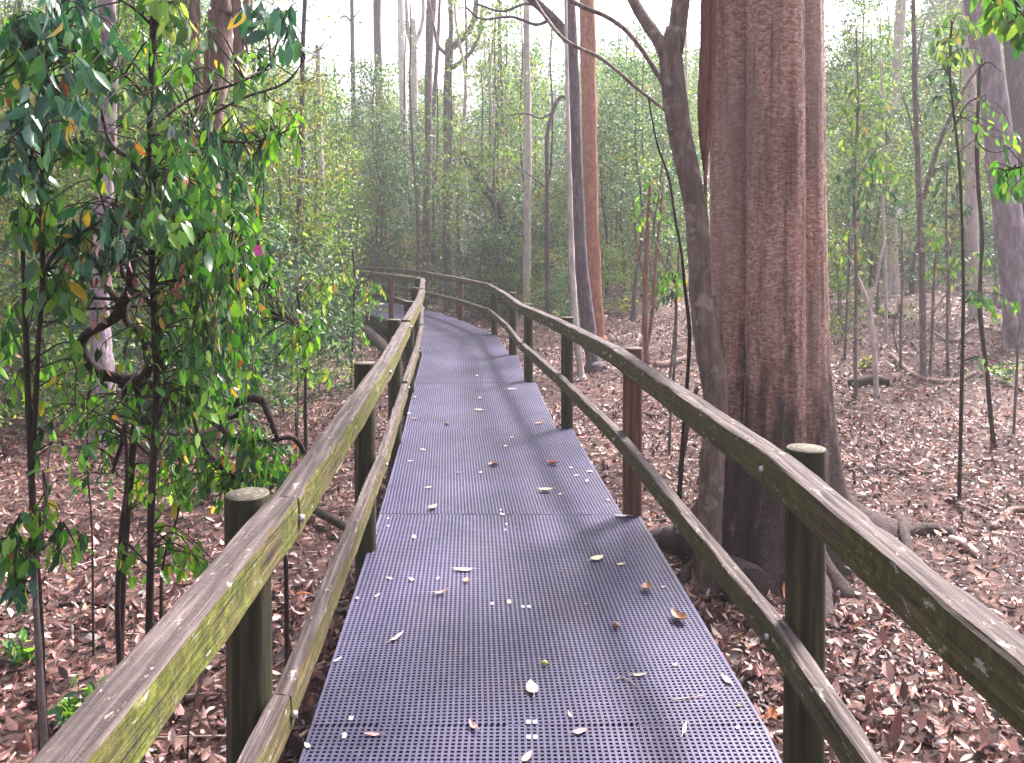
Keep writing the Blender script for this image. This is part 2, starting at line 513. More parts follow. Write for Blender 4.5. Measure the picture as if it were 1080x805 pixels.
def in_path(x, y, marg=0.0):
    """true over the deck"""
    x = np.asarray(x); y = np.asarray(y)
    inside = np.zeros(x.shape, bool)
    poly = EL + ER[::-1]
    n = len(poly)
    j = n - 1
    for i in range(n):
        xi, yi = poly[i]; xj, yj = poly[j]
        c = ((yi > y) != (yj > y)) & (x < (xj - xi) * (y - yi) / (yj - yi + 1e-12) + xi)
        inside ^= c
        j = i
    return inside


def clip_line(o, d, poly):
    """parameter interval of line o+t d inside a convex ccw polygon"""
    t0, t1 = -1e9, 1e9
    n = len(poly)
    for i in range(n):
        a, b = poly[i], poly[(i + 1) % n]
        e = b - a; nn = np.array([-e[1], e[0]])
        num = np.dot(nn, o - a); den = np.dot(nn, d)
        if abs(den) < 1e-9:
            if num < 0: return None
            continue
        t = -num / den
        if den > 0: t0 = max(t0, t)
        else: t1 = min(t1, t)
    return (t0, t1) if t1 - t0 > .01 else None


deck = thing('boardwalk_deck', 'long purple-grey moulded grating deck curving away to the left through the forest', 'boardwalk', (0, 0, 0))


def make_panel(k):
    nl, fl = np.array(EL[k - 1]), np.array(EL[k])
    nr, fr = np.array(ER[k - 1]), np.array(ER[k])
    if k in NR: nr = np.array([NR[k], nr[1]])
    g = .0022
    u = nrm((fl + fr) / 2 - (nl + nr) / 2)
    nl = nl + u * g; nr = nr + u * g; fl = fl - u * g; fr = fr - u * g
    poly = [nl, nr, fr, fl]
    if k == 4: u = nrm(np.array([-.075, 1.0]))
    wv = np.array([u[1], -u[0]])   # to the right
    c0 = nl
    pitch = .02
    m = MB()
    hw = .0042
    top = -.001 * (k % 2)
    for s_ in np.arange(-40, 140):
        o = c0 + wv * (s_ * pitch)
        r = clip_line(o, u, poly)
        if r is None: continue
        a, b = o + u * r[0], o + u * r[1]
        q = [a - wv * hw, a + wv * hw, b + wv * hw, b - wv * hw]
        m.box8([(*p, top - .028) for p in q] + [(*p, top) for p in q])
    for s_ in np.arange(-30, 170):
        o = c0 + u * ((s_ + .5) * pitch)
        r = clip_line(o, wv, poly)
        if r is None: continue
        a, b = o + wv * r[0], o + wv * r[1]
        q = [a - u * hw, a + u * hw, b + u * hw, b - u * hw]
        # stays inside the edge bars
        m.box8([(p[0], p[1], top - .025) for p in q] + [(p[0], p[1], top - .0012) for p in q])
    # edge frame on the two long sides
    for a, b in ((nl, fl), (nr, fr)):
        e = nrm(b - a); h = np.array([e[1], -e[0]]) * .005
        q = [a - h, a + h, b + h, b - h]
        m.box8([(*p, top - .03) for p in q] + [(*p, top + .0009) for p in q])
    return m.build('grating_panel', M['grate'], deck, flat=True)


for k in range(1, len(EL)): make_panel(k)
# bearers under the deck
for side, E, off in (('l', EL, .16), ('r', ER, -.16)):
    for k in range(1, len(E)):
        a, b = np.array(E[k - 1]) + [off, 0], np.array(E[k]) + [off, 0]
        if side == 'r' and k in NR: a = np.array([NR[k] - .1, a[1]]); 
        e = nrm(b - a); h = np.array([e[1], -e[0]]) * .035
        a = a + e * .006; b = b - e * .006
        m = MB(); q = [a - h, a + h, b + h, b - h]
        m.box8([(*p, -.2) for p in q] + [(*p, -.034) for p in q])
        m.build('joist', M['joist'], deck, flat=True)


def deckpt(px, py, z=0.0):
    u, v = (px - 540) / F, (ROW - py) / F
    y = v * sp + cp; zz = v * cp - sp
    t = (z - CAMH) / zz
    return np.array([u * t, y * t, z])


for (px, py) in [(557, 762), (564, 762), (557.5, 778), (564.5, 778), (551.5, 640.3), (557.8, 640.3), (363, 777), (370, 758), (519, 637), (534, 553), (409, 547), (409, 555), (528, 538), (531, 543), (533, 559)]:
    c = deckpt(px, py)
    sc = 1 if py > 600 else .8
    m = MB()
    a, b, h = .0075 * sc, .011 * sc, .0035
    m.box8([(c[0] + x * a, c[1] + y * b, .001) for x, y in ((-1, -1), (1, -1), (1, 1), (-1, 1))] + [(c[0] + x * a * .8, c[1] + y * b * .8, h) for x, y in ((-1, -1), (1, -1), (1, 1), (-1, 1))])
    m.build('clip', M['clip'], deck)

# ------------------------------------------------------------------ railings
LP = [(-0.63, -0.25), (-0.64, 2.05), (-0.755, 4.36), (-0.917, 6.64), (-1.07, 8.86), (-1.273, 11.22), (-1.598, 14.43), (-2.387, 16.86), (-3.117, 18.32), (-4.241, 19.97), (-5.622, 21.58), (-7.2, 23.09)]
RP = [(0.855, 0.2), (0.85, 2.45), (0.7, 4.93), (0.469, 7.21), (0.187, 9.61), (0.01, 11.8), (-0.296, 14.28), (-1.006, 16.76), (-1.992, 19.44), (-3.077, 21.39), (-4.36, 23.19), (-5.869, 24.74), (-7.594, 26.01)]


def grain_attr(o, axis, base):
    """stores a position along / across the grain for the wood material"""
    me = o.data
    n = len(me.vertices); co_ = np.empty(n * 3, np.float32); me.vertices.foreach_get('co', co_); co_ = co_.reshape(-1, 3)
    ax = nrm(np.asarray(axis, float)); sd_ = nrm(np.cross(ax, [0, 0, 1.0])); up_ = np.cross(sd_, ax)
    rel = co_ - np.asarray(base)
    g = np.stack([rel @ ax + base[1] * 3.7, rel @ sd_, rel @ up_], -1).astype(np.float32)
    at = me.attributes.new('grain', 'FLOAT_VECTOR', 'POINT'); at.data.foreach_set('vector', g.ravel())


def plank(a, b, wd, ht, seed, mat, name, parent):
    """weathered rail from a to b, top centre line, worn corners"""
    rs = RS(seed)
    a = np.asarray(a, float); b = np.asarray(b, float)
    L = np.linalg.norm(b - a); n = max(4, int(L / .06))
    ax = (b - a) / L; sdv = nrm(np.cross(ax, [0, 0, 1.0])); up = np.cross(sdv, ax)
    ch = .0045
    prof = np.array([(-wd / 2, -ht + ch), (-wd / 2, -ch), (-wd / 2 + ch * 1.2, 0), (0, .0015), (wd / 2 - ch * 1.2, 0), (wd / 2, -ch), (wd / 2, -ht / 2), (wd / 2, -ht + ch), (wd / 2 - ch, -ht), (-wd / 2 + ch, -ht)])
    K = len(prof)
    t = np.linspace(0, 1, n + 1)
    jit = rs.normal(0, 1, (n + 1, K, 2)); jit = (jit[:] + np.roll(jit, 1, 0) + np.roll(jit, -1, 0)) / 3 * .0022
    ch_i = (rs.rand(n + 1) < .06)
    V = np.empty((n + 1, K, 3))
    for i in range(n + 1):
        p = prof + jit[i]
        if ch_i[i] and 0 < i < n: p[5] += (-.006, -.006); p[4] += (-.005, -.001)
        V[i] = a + ax * L * t[i] + p[:, :1] * sdv + p[:, 1:] * up
    m = MB()
    i = np.arange(n)[:, None] * K; j = np.arange(K)[None, :]; j2 = (j + 1) % K
    q = np.stack([i + j2, i + j, i + K + j, i + K + j2], -1).reshape(-1, 4)
    V = np.vstack([V.reshape(-1, 3), V[0].mean(0), V[-1].mean(0)])
    ta = [((n + 1) * K, k_, (k_ + 1) % K) for k_ in range(K)] + [((n + 1) * K + 1, n * K + (k_ + 1) % K, n * K + k_) for k_ in range(K)]
    m.add(V, ta, q)
    o = m.build(name, mat, parent, flat=True)
    grain_attr(o, ax, a)
    return o


def make_post(x, y, r, top, mat, parent, seed, lean=(0, 0)):
    zb = float(gz(x, y)) - .3
    m = MB()
    zs = list(np.linspace(zb, top - .008, 14)) + [top - .002]
    pts = [(x + lean[0] * (z), y + lean[1] * z, z) for z in zs]
    o_ = np.array([x, y, 0.])
    m.tube(pts, [r * (1 - .0015 * i_) for i_ in range(14)] + [r * .93], n=20, per=1, rough=.012, seed=seed)
    ob = m.build('post', mat, parent, origin=o_)
    ob.location = (x, y, 0)
    return ob


def railing(pts, sgn, name, label, seed):
    root = thing(name, label, 'railing', (0, 0, 0))
    pts = [np.array(p, float) for p in pts]
    n = len(pts)
    nrmv = []
    for i in range(n):
        e = nrm(pts[min(i + 1, n - 1)] - pts[max(i - 1, 0)])
        nrmv.append(np.array([e[1], -e[0]]) * sgn)   # towards the walkway
    RZ = [.975, .972, .965, .96, .95, .945, .935, .89, .895, .895, .895, .895, .895] if sgn > 0 else [.985, .985, .968, .925, .865, .845, .85, .855, .87, .875, .88, .88, .88]
    for i, p in enumerate(pts):
        r = (.0575 if sgn < 0 else .055) if i < 3 else .053
        mat = M['post_red'] if (sgn < 0 and i in (2, 7)) or (sgn > 0 and i in (7, 8)) else M['post']
        top = RZ[i] + (.014 if i % 2 else .003)
        po = make_post(p[0], p[1], r, top, mat, root, seed + i)
        if mat is M['post_red']: po['label'] = 'reddish brown post'
        # bolt through each rail
        for z in (RZ[i] - .05, RZ[i] * .5 - .047):
            m = MB(); c = p + nrmv[i] * (.056 + .07 + .006 if z > .65 else .056 + .05 + .006)
            d3 = np.array([nrmv[i][0], nrmv[i][1], 0]); cc = np.array([c[0], c[1], z])
            m.tube([cc - d3 * .01, cc + d3 * .004], [.011, .009], n=8, per=1)
            m.build('bolt', M['steel'], root)
    for i in range(n - 1):
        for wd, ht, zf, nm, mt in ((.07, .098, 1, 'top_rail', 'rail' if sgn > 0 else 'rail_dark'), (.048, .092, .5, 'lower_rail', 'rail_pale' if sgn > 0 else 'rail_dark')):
            off = .054 + wd / 2
            a = pts[i] + nrmv[i] * off; b = pts[i + 1] + nrmv[i + 1] * off
            e = nrm(b - a)
            rs = RS(seed * 7 + i)
            dz = rs.normal(0, .003)
            plank((a[0] + e[0] * .002, a[1] + e[1] * .002, RZ[i] * zf + dz), (b[0] - e[0] * .002, b[1] - e[1] * .002, RZ[i + 1] * zf + dz + rs.normal(0, .003)), wd, ht, seed * 31 + i, M[mt], nm, root)
    return root


railing(LP, 1, 'wooden_railing', 'mossy two-rail timber railing on round posts along the left edge of the grating path', 11)
railing(RP, -1, 'wooden_railing', 'mossy two-rail timber railing between the grating path and the big fluted red trunk', 51)

# ------------------------------------------------------------------ leaf litter
def litter():
    rs = RS(5)
    m = MB()
    for r0, r1, N, s0, s1 in ((.8, 5, 36000, .02, .09), (5, 10, 62000, .022, .075), (10, 18, 56000, .035, .09), (18, 42, 60000, .06, .14)):
        r = np.sqrt(rs.uniform(r0 ** 2, r1 ** 2, N)); a = rs.uniform(-.86, .86, N)
        x, y = r * np.sin(a), r * np.cos(a)
        # drifts: thin the cover in places
        dens = .5 + .5 * np.sin(x * 1.7 + 1.1 * np.sin(y * 1.3)) * np.sin(y * 1.5 + .8 * np.sin(x * 1.1))
        keep = (~in_path(x, y) | (rs.rand(N) < .3)) & (rs.rand(N) < .55 + .45 * dens)
        x, y = x[keep], y[keep]; n = len(x)
        z = gz(x, y) + rs.uniform(.0, .045, n)
        th = rs.uniform(0, 2 * math.pi, n)
        tilt = rs.normal(0, .5, n)
        D = np.stack([np.cos(th) * np.cos(tilt), np.sin(th) * np.cos(tilt), np.sin(tilt)], -1)
        Nn = nrm(np.stack([rs.normal(0, .4, n), rs.normal(0, .4, n), np.ones(n)], -1))
        L = rs.uniform(s0, s1, n) * rs.choice([1, .8, .5, 1.15], n)
        W = L * rs.uniform(.22, .6, n)
        m.leaves(np.stack([x, y, z], -1), D, Nn, L, W, rs.uniform(-.9, 1.1, n), rs.normal(0, .45, n))
    tag(m.build('leaf_litter', M['litter']), 'thick pinkish brown carpet of fallen leaves over the forest floor', 'leaf litter', kind='stuff')
    t = MB()
    for i in range(1500):
        r = math.sqrt(rs.uniform(1.2 ** 2, 18 ** 2)); a = rs.uniform(-.86, .86)
        x, y = r * math.sin(a), r * math.cos(a)
        if in_path(np.array(x), np.array(y)): continue
        L = rs.uniform(.06, .38); th = rs.uniform(0, 6.28); n = 4
        s_ = np.linspace(-.5, .5, n)
        px = x + L * s_ * math.cos(th) + rs.normal(0, L * .06, n); py = y + L * s_ * math.sin(th) + rs.normal(0, L * .06, n)
        pz = gz(px, py) + .022 + rs.uniform(0, .02, n)
        t.tube(np.stack([px, py, pz], -1), [rs.uniform(.0025, .006), .0015], n=4, per=2)
    tag(t.build('twig_litter', M['pale_stick']), 'thin dry twigs scattered all over the fallen leaves', 'twigs', kind='stuff')


litter()

# ------------------------------------------------------------------ trees
def rdir(rs, n):
    v = rs.normal(0, 1, (n, 3)); return nrm(v)


def spray(m_leaf, m_twig, pts, nl, L, rs, wr=.42, droop=.75, spread=.05, r=(.003, .0012), start=.35):
    """a twig along pts with leaves hanging alternately"""
    c = m_twig.tube(pts, r, n=5, per=4)
    n = len(c)
    ti = start + (1 - start) * (np.arange(nl) + rs.rand(nl) * .6) / nl
    idx = np.clip(ti * (n - 1), 0, n - 1.001); i0 = idx.astype(int); fr = (idx - i0)[:, None]
    base = c[i0] * (1 - fr) + c[i0 + 1] * fr
    T = nrm(c[np.minimum(i0 + 1, n - 1)] - c[i0])
    side = nrm(np.cross(T, [0, 0, 1.0])) * np.where(np.arange(nl) % 2, 1, -1)[:, None]
    D = T * .45 + side * .75 + rs.normal(0, .28, (nl, 3))
    D = nrm(D) * (1 - droop) + np.array([0, 0, -1.0]) * droop + rs.normal(0, .16, (nl, 3))
    Nn = rs.normal(0, 1, (nl, 3)) + np.array([0, -.5, .6])
    base = base + rs.normal(0, spread * .2, (nl, 3))
    LL = L * rs.uniform(.65, 1.25, nl)
    m_leaf.leaves(base, D, Nn, LL, LL * wr * rs.uniform(.8, 1.2, nl), rs.uniform(.05, .45, nl), rs.normal(.12, .15, nl))


SEP = []


def crown_tree(rs, h, trunk_r, crown_r, crown_z0, nbr, ncl, nleaf, L, wr=.5, clr=.28, lean=.0, droop=.2):
    """local coords: returns trunk, limb, crown MBs"""
    tk, lb, cr = MB(), MB(), MB()
    n = 7
    zz = np.linspace(-.3, h, n)
    off = np.cumsum(rs.normal(0, .012 * h, (n, 2)), 0); off[0] = 0; off[1] *= .2
    pts = np.stack([off[:, 0] + lean * zz, off[:, 1], zz], -1)
    rad = trunk_r * (1 - .72 * np.linspace(0, 1, n)); rad[0] = trunk_r * 1.5
    c = tk.tube(pts, rad, n=8, per=4, rough=.05, seed=int(rs.randint(999)))
    ends = []
    for b in range(nbr):
        t = crown_z0 + (1 - crown_z0) * (b + rs.rand()) / nbr
        i = min(int(t * (len(c) - 1)), len(c) - 1)
        p0 = c[i]
        a = rs.uniform(0, 6.28)
        ln = crown_r * rs.uniform(.5, 1.05) * (1 - .45 * (t - crown_z0) / (1 - crown_z0 + 1e-6))
        p2 = p0 + np.array([math.cos(a) * ln, math.sin(a) * ln, ln * rs.uniform(.1, .8)])
        p1 = (p0 + p2) / 2 + rs.normal(0, ln * .12, 3)
        r0 = trunk_r * .4 * (1.15 - t)
        one = MB(); cc = one.tube([p0, p1, p2], [r0, r0 * .6, r0 * .2], n=5, per=3); SEP.append(one)
        for e in range(max(1, ncl // nbr)):
            j = rs.randint(len(cc) // 3, len(cc))
            ends.append(cc[j] + rs.normal(0, clr * .75, 3))
    ends = np.array(ends)
    K = len(ends)
    own = np.repeat(np.arange(K), nleaf)
    w_ = rs.uniform(.3, 1.3, K)[own]
    pos = ends[own] + rs.normal(0, 1, (K * nleaf, 3)) * (clr * w_ * .62)[:, None] * np.array([1, 1, .7])
    m_ = len(pos)
    D = nrm(rs.normal(0, 1, (m_, 3)) * (1 - droop) + np.array([0, 0, -1.2]) * droop)
    LL = L * rs.uniform(.6, 1.35, m_)
    cr.leaves2(pos, D, rdir(rs, m_) + [0, 0, .5], LL, LL * wr * rs.uniform(.7, 1.2, m_))
    return tk, lb, cr


def make_template(name, label, cat, seed, lm, bk, stem='trunk', leafname='crown', **kw):
    SEP.clear(); tk, lb, cr = crown_tree(RS(seed), **kw)
    bn = 'limb' if stem == 'trunk' else 'branch'
    root = thing(name, label, cat, (0, 0, 0))
    tk.build(stem, M[bk], root)
    if name == 'thin_pole_tree':
        for one in SEP: one.build(bn, M[bk], root)
    else:
        for one in SEP: lb.add(np.vstack(one.v), np.vstack(one.t), np.vstack(one.q))
        lb.build(bn, M[bk], root)
    cr.build(leafname, M[lm], root)
    return root


# ---- explicit background trunks
def stem_tree(name, label, pts, widths, mat, cat='tree', forks=(), group=None, crown=None, n=12, rough=.06, seed=1, extend=None, root_flare=1.5, rootpt=None):
    """pts: [(px,py,d)...] from top to bottom; widths in px at each; forks: list of (list of (px,py,d), widths)"""
    W = [P(*p) for p in pts]
    R = [w_ / 2 * p[2] / F for w_, p in zip(widths, pts)]
    # to the ground
    b = W[-1].copy()
    g = gz(b[0], b[1])
    if b[2] > g + .25:
        dirv = W[-1] - W[-2]
        k_ = (b[2] - g) / max(.2, -dirv[2]); k_ = min(k_, 3)
        nb = b + dirv * k_ * .6; nb[2] = g; W.append(nb); R.append(R[-1] * 1.08); b = nb
    gb = float(gz(b[0], b[1]))
    W[-1] = np.array([b[0], b[1], gb + .02]); R[-1] *= root_flare
    W.append(np.array([b[0], b[1], gb - .3])); R.append(R[-1] * 1.2)
    W.insert(-2, W[-2] * .86 + W[-3] * .14) if len(W) > 3 else None
    if len(R) < len(W): R.insert(-2, R[-3] * 1.03)
    if extend:   # carries the trunk on above the picture's upper edge
        dirv = nrm(W[0] - W[1]); dirv = nrm(dirv + [0, 0, .4])
        W.insert(0, W[0] + dirv * extend); R.insert(0, R[0] * .45)
    root = thing(name, label, cat, (b[0], b[1], gb), group)
    o_ = (b[0], b[1], gb)
    m = MB(); c = m.tube(W[::-1], R[::-1], n=n, per=6, rough=rough, seed=seed)
    m.build('trunk', mat, root, o_)
    for k_, (fp, fw) in enumerate(forks):
        m = MB(); FW = [P(*p) for p in fp]; FR = [w_ / 2 * p[2] / F for w_, p in zip(fw, fp)]
        m.tube(FW, FR, n=8, per=6, rough=rough, seed=seed + k_ + 5)
        m.build('limb', mat, root, o_)
    if crown:
        rs = RS(seed + 100)
        top = W[0]
        cr = MB(); lb = MB(); ends = []
        nb, rad_, lm, L_ = crown
        for i in range(nb):
            a = rs.uniform(0, 6.28); ln = rad_ * rs.uniform(.4, 1)
            i0 = len(c) - 1 - rs.randint(0, 3); p0 = c[i0]
            p2 = p0 + np.array([math.cos(a) * ln, math.sin(a) * ln, ln * rs.uniform(.15, .9)])
            lb = MB(); cc = lb.tube([p0, (p0 + p2) / 2 + rs.normal(0, .1 * ln, 3), p2], [R[0] * .6, R[0] * .35, .01], n=5, per=3)
            lb.build('limb', mat, root, o_)
            for e in range(5): ends.append(cc[rs.randint(3, len(cc))] + rs.normal(0, .3, 3))
        ends = np.array(ends); K = len(ends); nl = 40
        pos = np.repeat(ends, nl, 0) + rs.normal(0, .26, (K * nl, 3))
        LL = L_ * rs.uniform(.6, 1.3, len(pos))
        cr.leaves2(pos, rdir(rs, len(pos)) + [0, 0, -.5], rdir(rs, len(pos)) + [0, 0, .5], LL, LL * .4)
        cr.build('crown', M[lm], root, o_)
    return root, o_


# ---- the big fluted tree
def big_tree():
    cx, cy = 1.565, 5.2
    g0 = float(gz(cx, cy))
    o_ = (cx, cy, g0)
    root = thing('fluted_tree', 'massive red-brown fluted trunk with fused lobes and spreading roots beside the right railing', 'tree', o_)
    circ = [(.0, -.13, .178), (-.205, .06, .155), (.205, .07, .165), (.0, .2, .2)]
    nth = 220
    th = np.arange(nth) * 2 * math.pi / nth
    u = np.stack([np.cos(th), np.sin(th)], -1)

    def sect(scl, grow):
        r = np.zeros(nth)
        for (a, b, R_) in circ:
            a, b = a * scl, b * scl; R_ = R_ + grow
            cu = a * u[:, 0] + b * u[:, 1]
            disc = R_ ** 2 - (a * a + b * b - cu ** 2)
            rr = np.where(disc > 0, cu + np.sqrt(np.maximum(disc, 0)), 0)
            r = np.maximum(r, rr)
        return r
    zs = np.concatenate([np.linspace(-.35, 1.4, 60), np.linspace(1.43, 4.5, 90), np.linspace(4.6, 10, 30)])
    rs = RS(8)
    roots = [(.54, 1.0, .3, .22), (.3, .36, .8, .6), (-.75, .3, .5, .22), (-1.9, .2, .34, .2), (-2.75, .38, .5, .25), (2.35, .55, .6, .25), (1.4, .3, .5, .24)]
    V = []
    ph = rs.uniform(0, 6.28, 12)
    for z in zs:
        sc = 1 - .018 * max(z, 0)
        r = sect(1.0, 0) * sc
        # fine flutes
        r = r * (1 + .012 * np.sin(9 * th + ph[0] + .15 * z) + .008 * np.sin(17 * th + ph[1] - .2 * z) + .006 * np.sin(31 * th + ph[2] + .5 * math.sin(z * 2)))
        fl = math.exp(-max(z, 0) / .28)
        r = r * (1 + .16 * fl)
        for (ta, ln, wd, dc) in roots:
            dth = (th - ta + math.pi) % (2 * math.pi) - math.pi
            r = r + ln * math.exp(-max(z, 0) / dc) * np.exp(-(dth / (wd * .55)) ** 2)
        bx, by = cx + .01 * math.sin(z * .9), cy + .012 * z
        V.append(np.stack([bx + r * u[:, 0], by + r * u[:, 1], np.full(nth, g0 + z)], -1))
    V = np.array(V); V += rs.normal(0, .0016, V.shape)
    nz_ = len(zs)
    m = MB()
    i = np.arange(nz_ - 1)[:, None] * nth; j = np.arange(nth)[None, :]; j2 = (j + 1) % nth
    m.add(V, None, np.stack([i + j, i + j2, i + nth + j2, i + nth + j], -1).reshape(-1, 4))
    m.build('trunk', M['bark_big'], root, o_)
    # surface roots
    def rt(pix, rad, seed):
        pts = []
        for (px, py, dz) in pix:
            p = G(px, py); p[2] += dz; pts.append(p)
        k_ = MB(); k_.tube(pts, rad, n=12, per=6, rough=.08, seed=seed); k_.build('root', M['bark_big'], root, o_)
    rt([(940, 548, 0), (950, 556, .05), (955, 575, .05), (962, 592, -.01)], [.025, .04, .035, .02], 4)
    rt([(955, 566, .01), (975, 564, .035), (1000, 566, .02), (1012, 572, -.03)], [.03, .045, .04, .02], 5)
    rt([(760, 600, .12), (725, 585, .08), (700, 572, .02), (688, 560, -.04)], [.14, .12, .08, .04], 6)
    rt([(790, 640, .1), (770, 625, .1), (740, 608, .04), (725, 602, -.04)], [.12, .1, .07, .04], 7)
    rt([(845, 600, .1), (862, 640, .05), (880, 665, -.03)], [.12, .08, .04], 8)
    # limbs and crown far overhead
    rs = RS(77); lb = MB(); cr = MB(); ends = []
    top = np.array([cx, cy + .1, g0 + 9.6])
    for k_ in range(7):
        a = rs.uniform(0, 6.28); ln = rs.uniform(1.5, 3.0)
        p2 = top + [math.cos(a) * ln, math.sin(a) * ln, rs.uniform(1, 2.6)]
        cc = lb.tube([top - [0, 0, .3], (top + p2) / 2 + rs.normal(0, .2, 3), p2], [.16, .08, .02], n=8, per=4)
        for e in range(9): ends.append(cc[rs.randint(4, len(cc))] + rs.normal(0, .5, 3))
    ends = np.array(ends); pos = np.repeat(ends, 26, 0) + rs.normal(0, .35, (len(ends) * 26, 3))
    LL = .1 * rs.uniform(.6, 1.3, len(pos))
    cr.leaves2(pos, rdir(rs, len(pos)) + [0, 0, -.4], rdir(rs, len(pos)), LL, LL * .4)
    lb.build('limb', M['bark_red'], root, o_); cr.build('crown', M['leaf_teal'], root, o_)


big_tree()

# slender curved tree in front of it
D0 = 4.86
stem_tree('slender_tree', 'slender curved grey tree leaning against the big fluted trunk, forked at the top', [
    (722, -30, D0), (712, 30, D0), (708, 67, D0), (716, 134, D0), (733, 218, D0), (737, 268, D0), (739, 315, D0), (747, 365, D0), (753, 400, D0), (755, 440, D0), (751, 500, D0), (748, 560, D0), (747, 600, D0)],
    [18, 20, 24, 25, 24, 23, 24, 27, 28, 27, 26, 27, 31], M['bark_slender'], seed=4, n=20, rough=.035, extend=5.0, root_flare=1.25,
    forks=[([(705, 62, D0), (694, 42, D0), (678, 18, D0 + .1), (660, -15, D0 + .2), (640, -60, D0 + .3)], [17, 15, 13, 12, 9]),
           ([(701, 116, D0), (688, 106, D0 + .1), (668, 90, D0 + .2), (650, 74, D0 + .3), (631, 60, D0 + .5), (597, 43, D0 + .8), (575, 18, D0 + 1.1), (560, -6, D0 + 1.3)], [4, 3.5, 4, 4, 4, 4, 4, 3]),
           ([(699, 86, D0), (690, 72, D0 + .1), (678, 54, D0 + .2), (661, 33, D0 + .3), (640, 18, D0 + .4), (612, 6, D0 + .5), (590, -8, D0 + .6)], [7, 6, 5, 5, 5, 5, 4]),
           ([(735, 410, D0), (728, 430, D0 + .1), (722, 470, D0 + .15), (716, 500, D0 + .2)], [5, 5, 5, 5])],
    crown=(8, 1.5, 'leaf_fine', .09))
m = MB()
m.tube([P(746, -20, 4.95), P(744, 60, 4.93), P(741, 120, 4.9), P(744, 180, 4.88)], [.03, .034, .03, .012], n=8, rough=.1, seed=3)
m.tube([P(753, -20, 4.93), P(751, 80, 4.9), P(747, 140, 4.88), P(744, 200, 4.86), P(748, 330, 4.85)], [.018, .02, .018, .01, .006], n=8, rough=.1, seed=5)
tag(m.build('hanging_vine', M['bark_red']), 'dark red twisted vine hanging between the slender tree and the fluted trunk', 'vine')
m = MB()
m.tube([P(684, 104, 4.95), P(688, 128, 5.1), P(694, 155, 5.2), P(706, 190, 5.2), P(712, 230, 5.1), P(718, 262, 5.0), P(722, 300, 5), P(727, 350, 5), P(725, 400, 5.0), P(720, 470, 5.0), P(716, 530, 4.95), G(714, 560)], [.005, .005, .006, .008, .009, .008, .01, .012, .012, .014, .016, .016], n=6, rough=.06)
tag(m.build('vine_stem', M['bark_dark']), 'thin dark vine stem rising just left of the slender curved tree', 'vine')

# ---- middle and background trunks  (top -> bottom)
ST = stem_tree
g1 = None
ST('grey_tree', 'dark purple-grey trunk standing left against the orange-barked trunk', [(600, -20, 12.3), (603, 40, 12.3), (607, 130, 12.3), (612, 260, 12.2), (620, 340, 12.2), (626, 388, 12.1)], [11, 12, 12, 13, 15, 18], M['bark_purple'], seed=21, extend=5,
   forks=[([(604, 48, 12.3), (590, 28, 12.2), (575, 12, 12.0), (555, -6, 11.8)], [13, 12, 11, 9]),
          ([(582, 20, 12.1), (565, 26, 12), (540, 18, 11.8), (508, 20, 11.5), (492, 8, 11.3)], [4, 3.5, 3, 2.5, 2]),
          ([(578, 14, 12.1), (556, 4, 12), (530, 12, 11.8), (502, 4, 11.5)], [4, 3, 3, 2])], crown=(10, 2.5, 'leaf_fine', .1))
ST('pale_tree', 'thin pale grey trunk just left of the dark purple-grey trunk', [(598, 80, 11.8), (600, 160, 11.7), (603, 270, 11.6), (608, 350, 11.5), (613, 399, 11.5)], [4, 5, 6, 7, 8], M['bark_pale'], seed=22, extend=4)
ST('orange_tree', 'orange-red straight trunk with small leaves climbing it', [(619, -20, 15.2), (621, 80, 15.2), (623, 180, 15.1), (626, 270, 15), (631, 352, 15)], [16, 16, 15, 14, 13], M['bark_orange'], seed=23, extend=5, crown=(9, 2.2, 'leaf_fine', .1))
ST('red_sapling', 'pair of reddish saplings in the leaf litter between the orange trunk and slender tree', [(686, 190, 12.5), (682, 260, 12.5), (680, 330, 12.4), (682, 378, 12.4)], [3, 5, 6, 6], M['bark_red'], seed=24,
   forks=[([(681, 376, 12.4), (688, 330, 12.5), (692, 270, 12.6), (700, 190, 12.8)], [4, 4, 3, 2]), ([(681, 300, 12.4), (672, 260, 12.4), (668, 210, 12.3)], [3, 2.5, 2])])
ST('forked_tree', 'grey tree forking into two curved arms in the centre of the forest', [(474, 42, 24), (472, 100, 24), (473, 180, 24), (472, 260, 24), (473, 300, 24)], [9, 9, 9, 10, 11], M['bark_grey'], seed=25,
   forks=[([(474, 50, 24), (476, 30, 24), (475, 0, 24), (474, -60, 24)], [6, 5, 5, 4]), ([(474, 52, 24), (490, 38, 24), (500, 20, 24), (502, -10, 24), (498, -60, 24)], [7, 7, 6, 5, 4]),
          ([(475, 72, 24), (488, 64, 24), (500, 50, 24), (507, 30, 24), (508, 5, 24)], [5, 5, 4, 4, 3]), ([(473, 60, 24), (462, 48, 24), (458, 30, 24), (452, 0, 24)], [4, 4, 3, 3])])
ST('white_tree', 'whitest smooth straight trunk in the misty centre of the forest', [(422, -10, 26), (424, 60, 26), (426, 130, 26), (429, 200, 26), (430, 260, 26)], [7, 8, 8, 8, 9], M['bark_white'], seed=26, extend=4)
ST('pale_tree', 'pale grey trunk with a forked crown just right of the whitest trunk', [(436, 20, 27), (437, 90, 27), (437, 180, 27), (435, 260, 27)], [6, 7, 7, 8], M['bark_pale'], seed=27,
   forks=[([(437, 60, 27), (430, 30, 27), (428, -20, 27)], [4, 4, 3]), ([(437, 50, 27), (446, 20, 27), (445, -20, 27)], [4, 4, 3])])
ST('grey_tree', 'brownish grey trunk of a close pair behind the end of the railing, thicker one', [(456, -20, 25), (452, 70, 25), (452, 160, 25), (450, 250, 25)], [10, 8, 8, 9], M['bark_grey'], seed=28, extend=4)
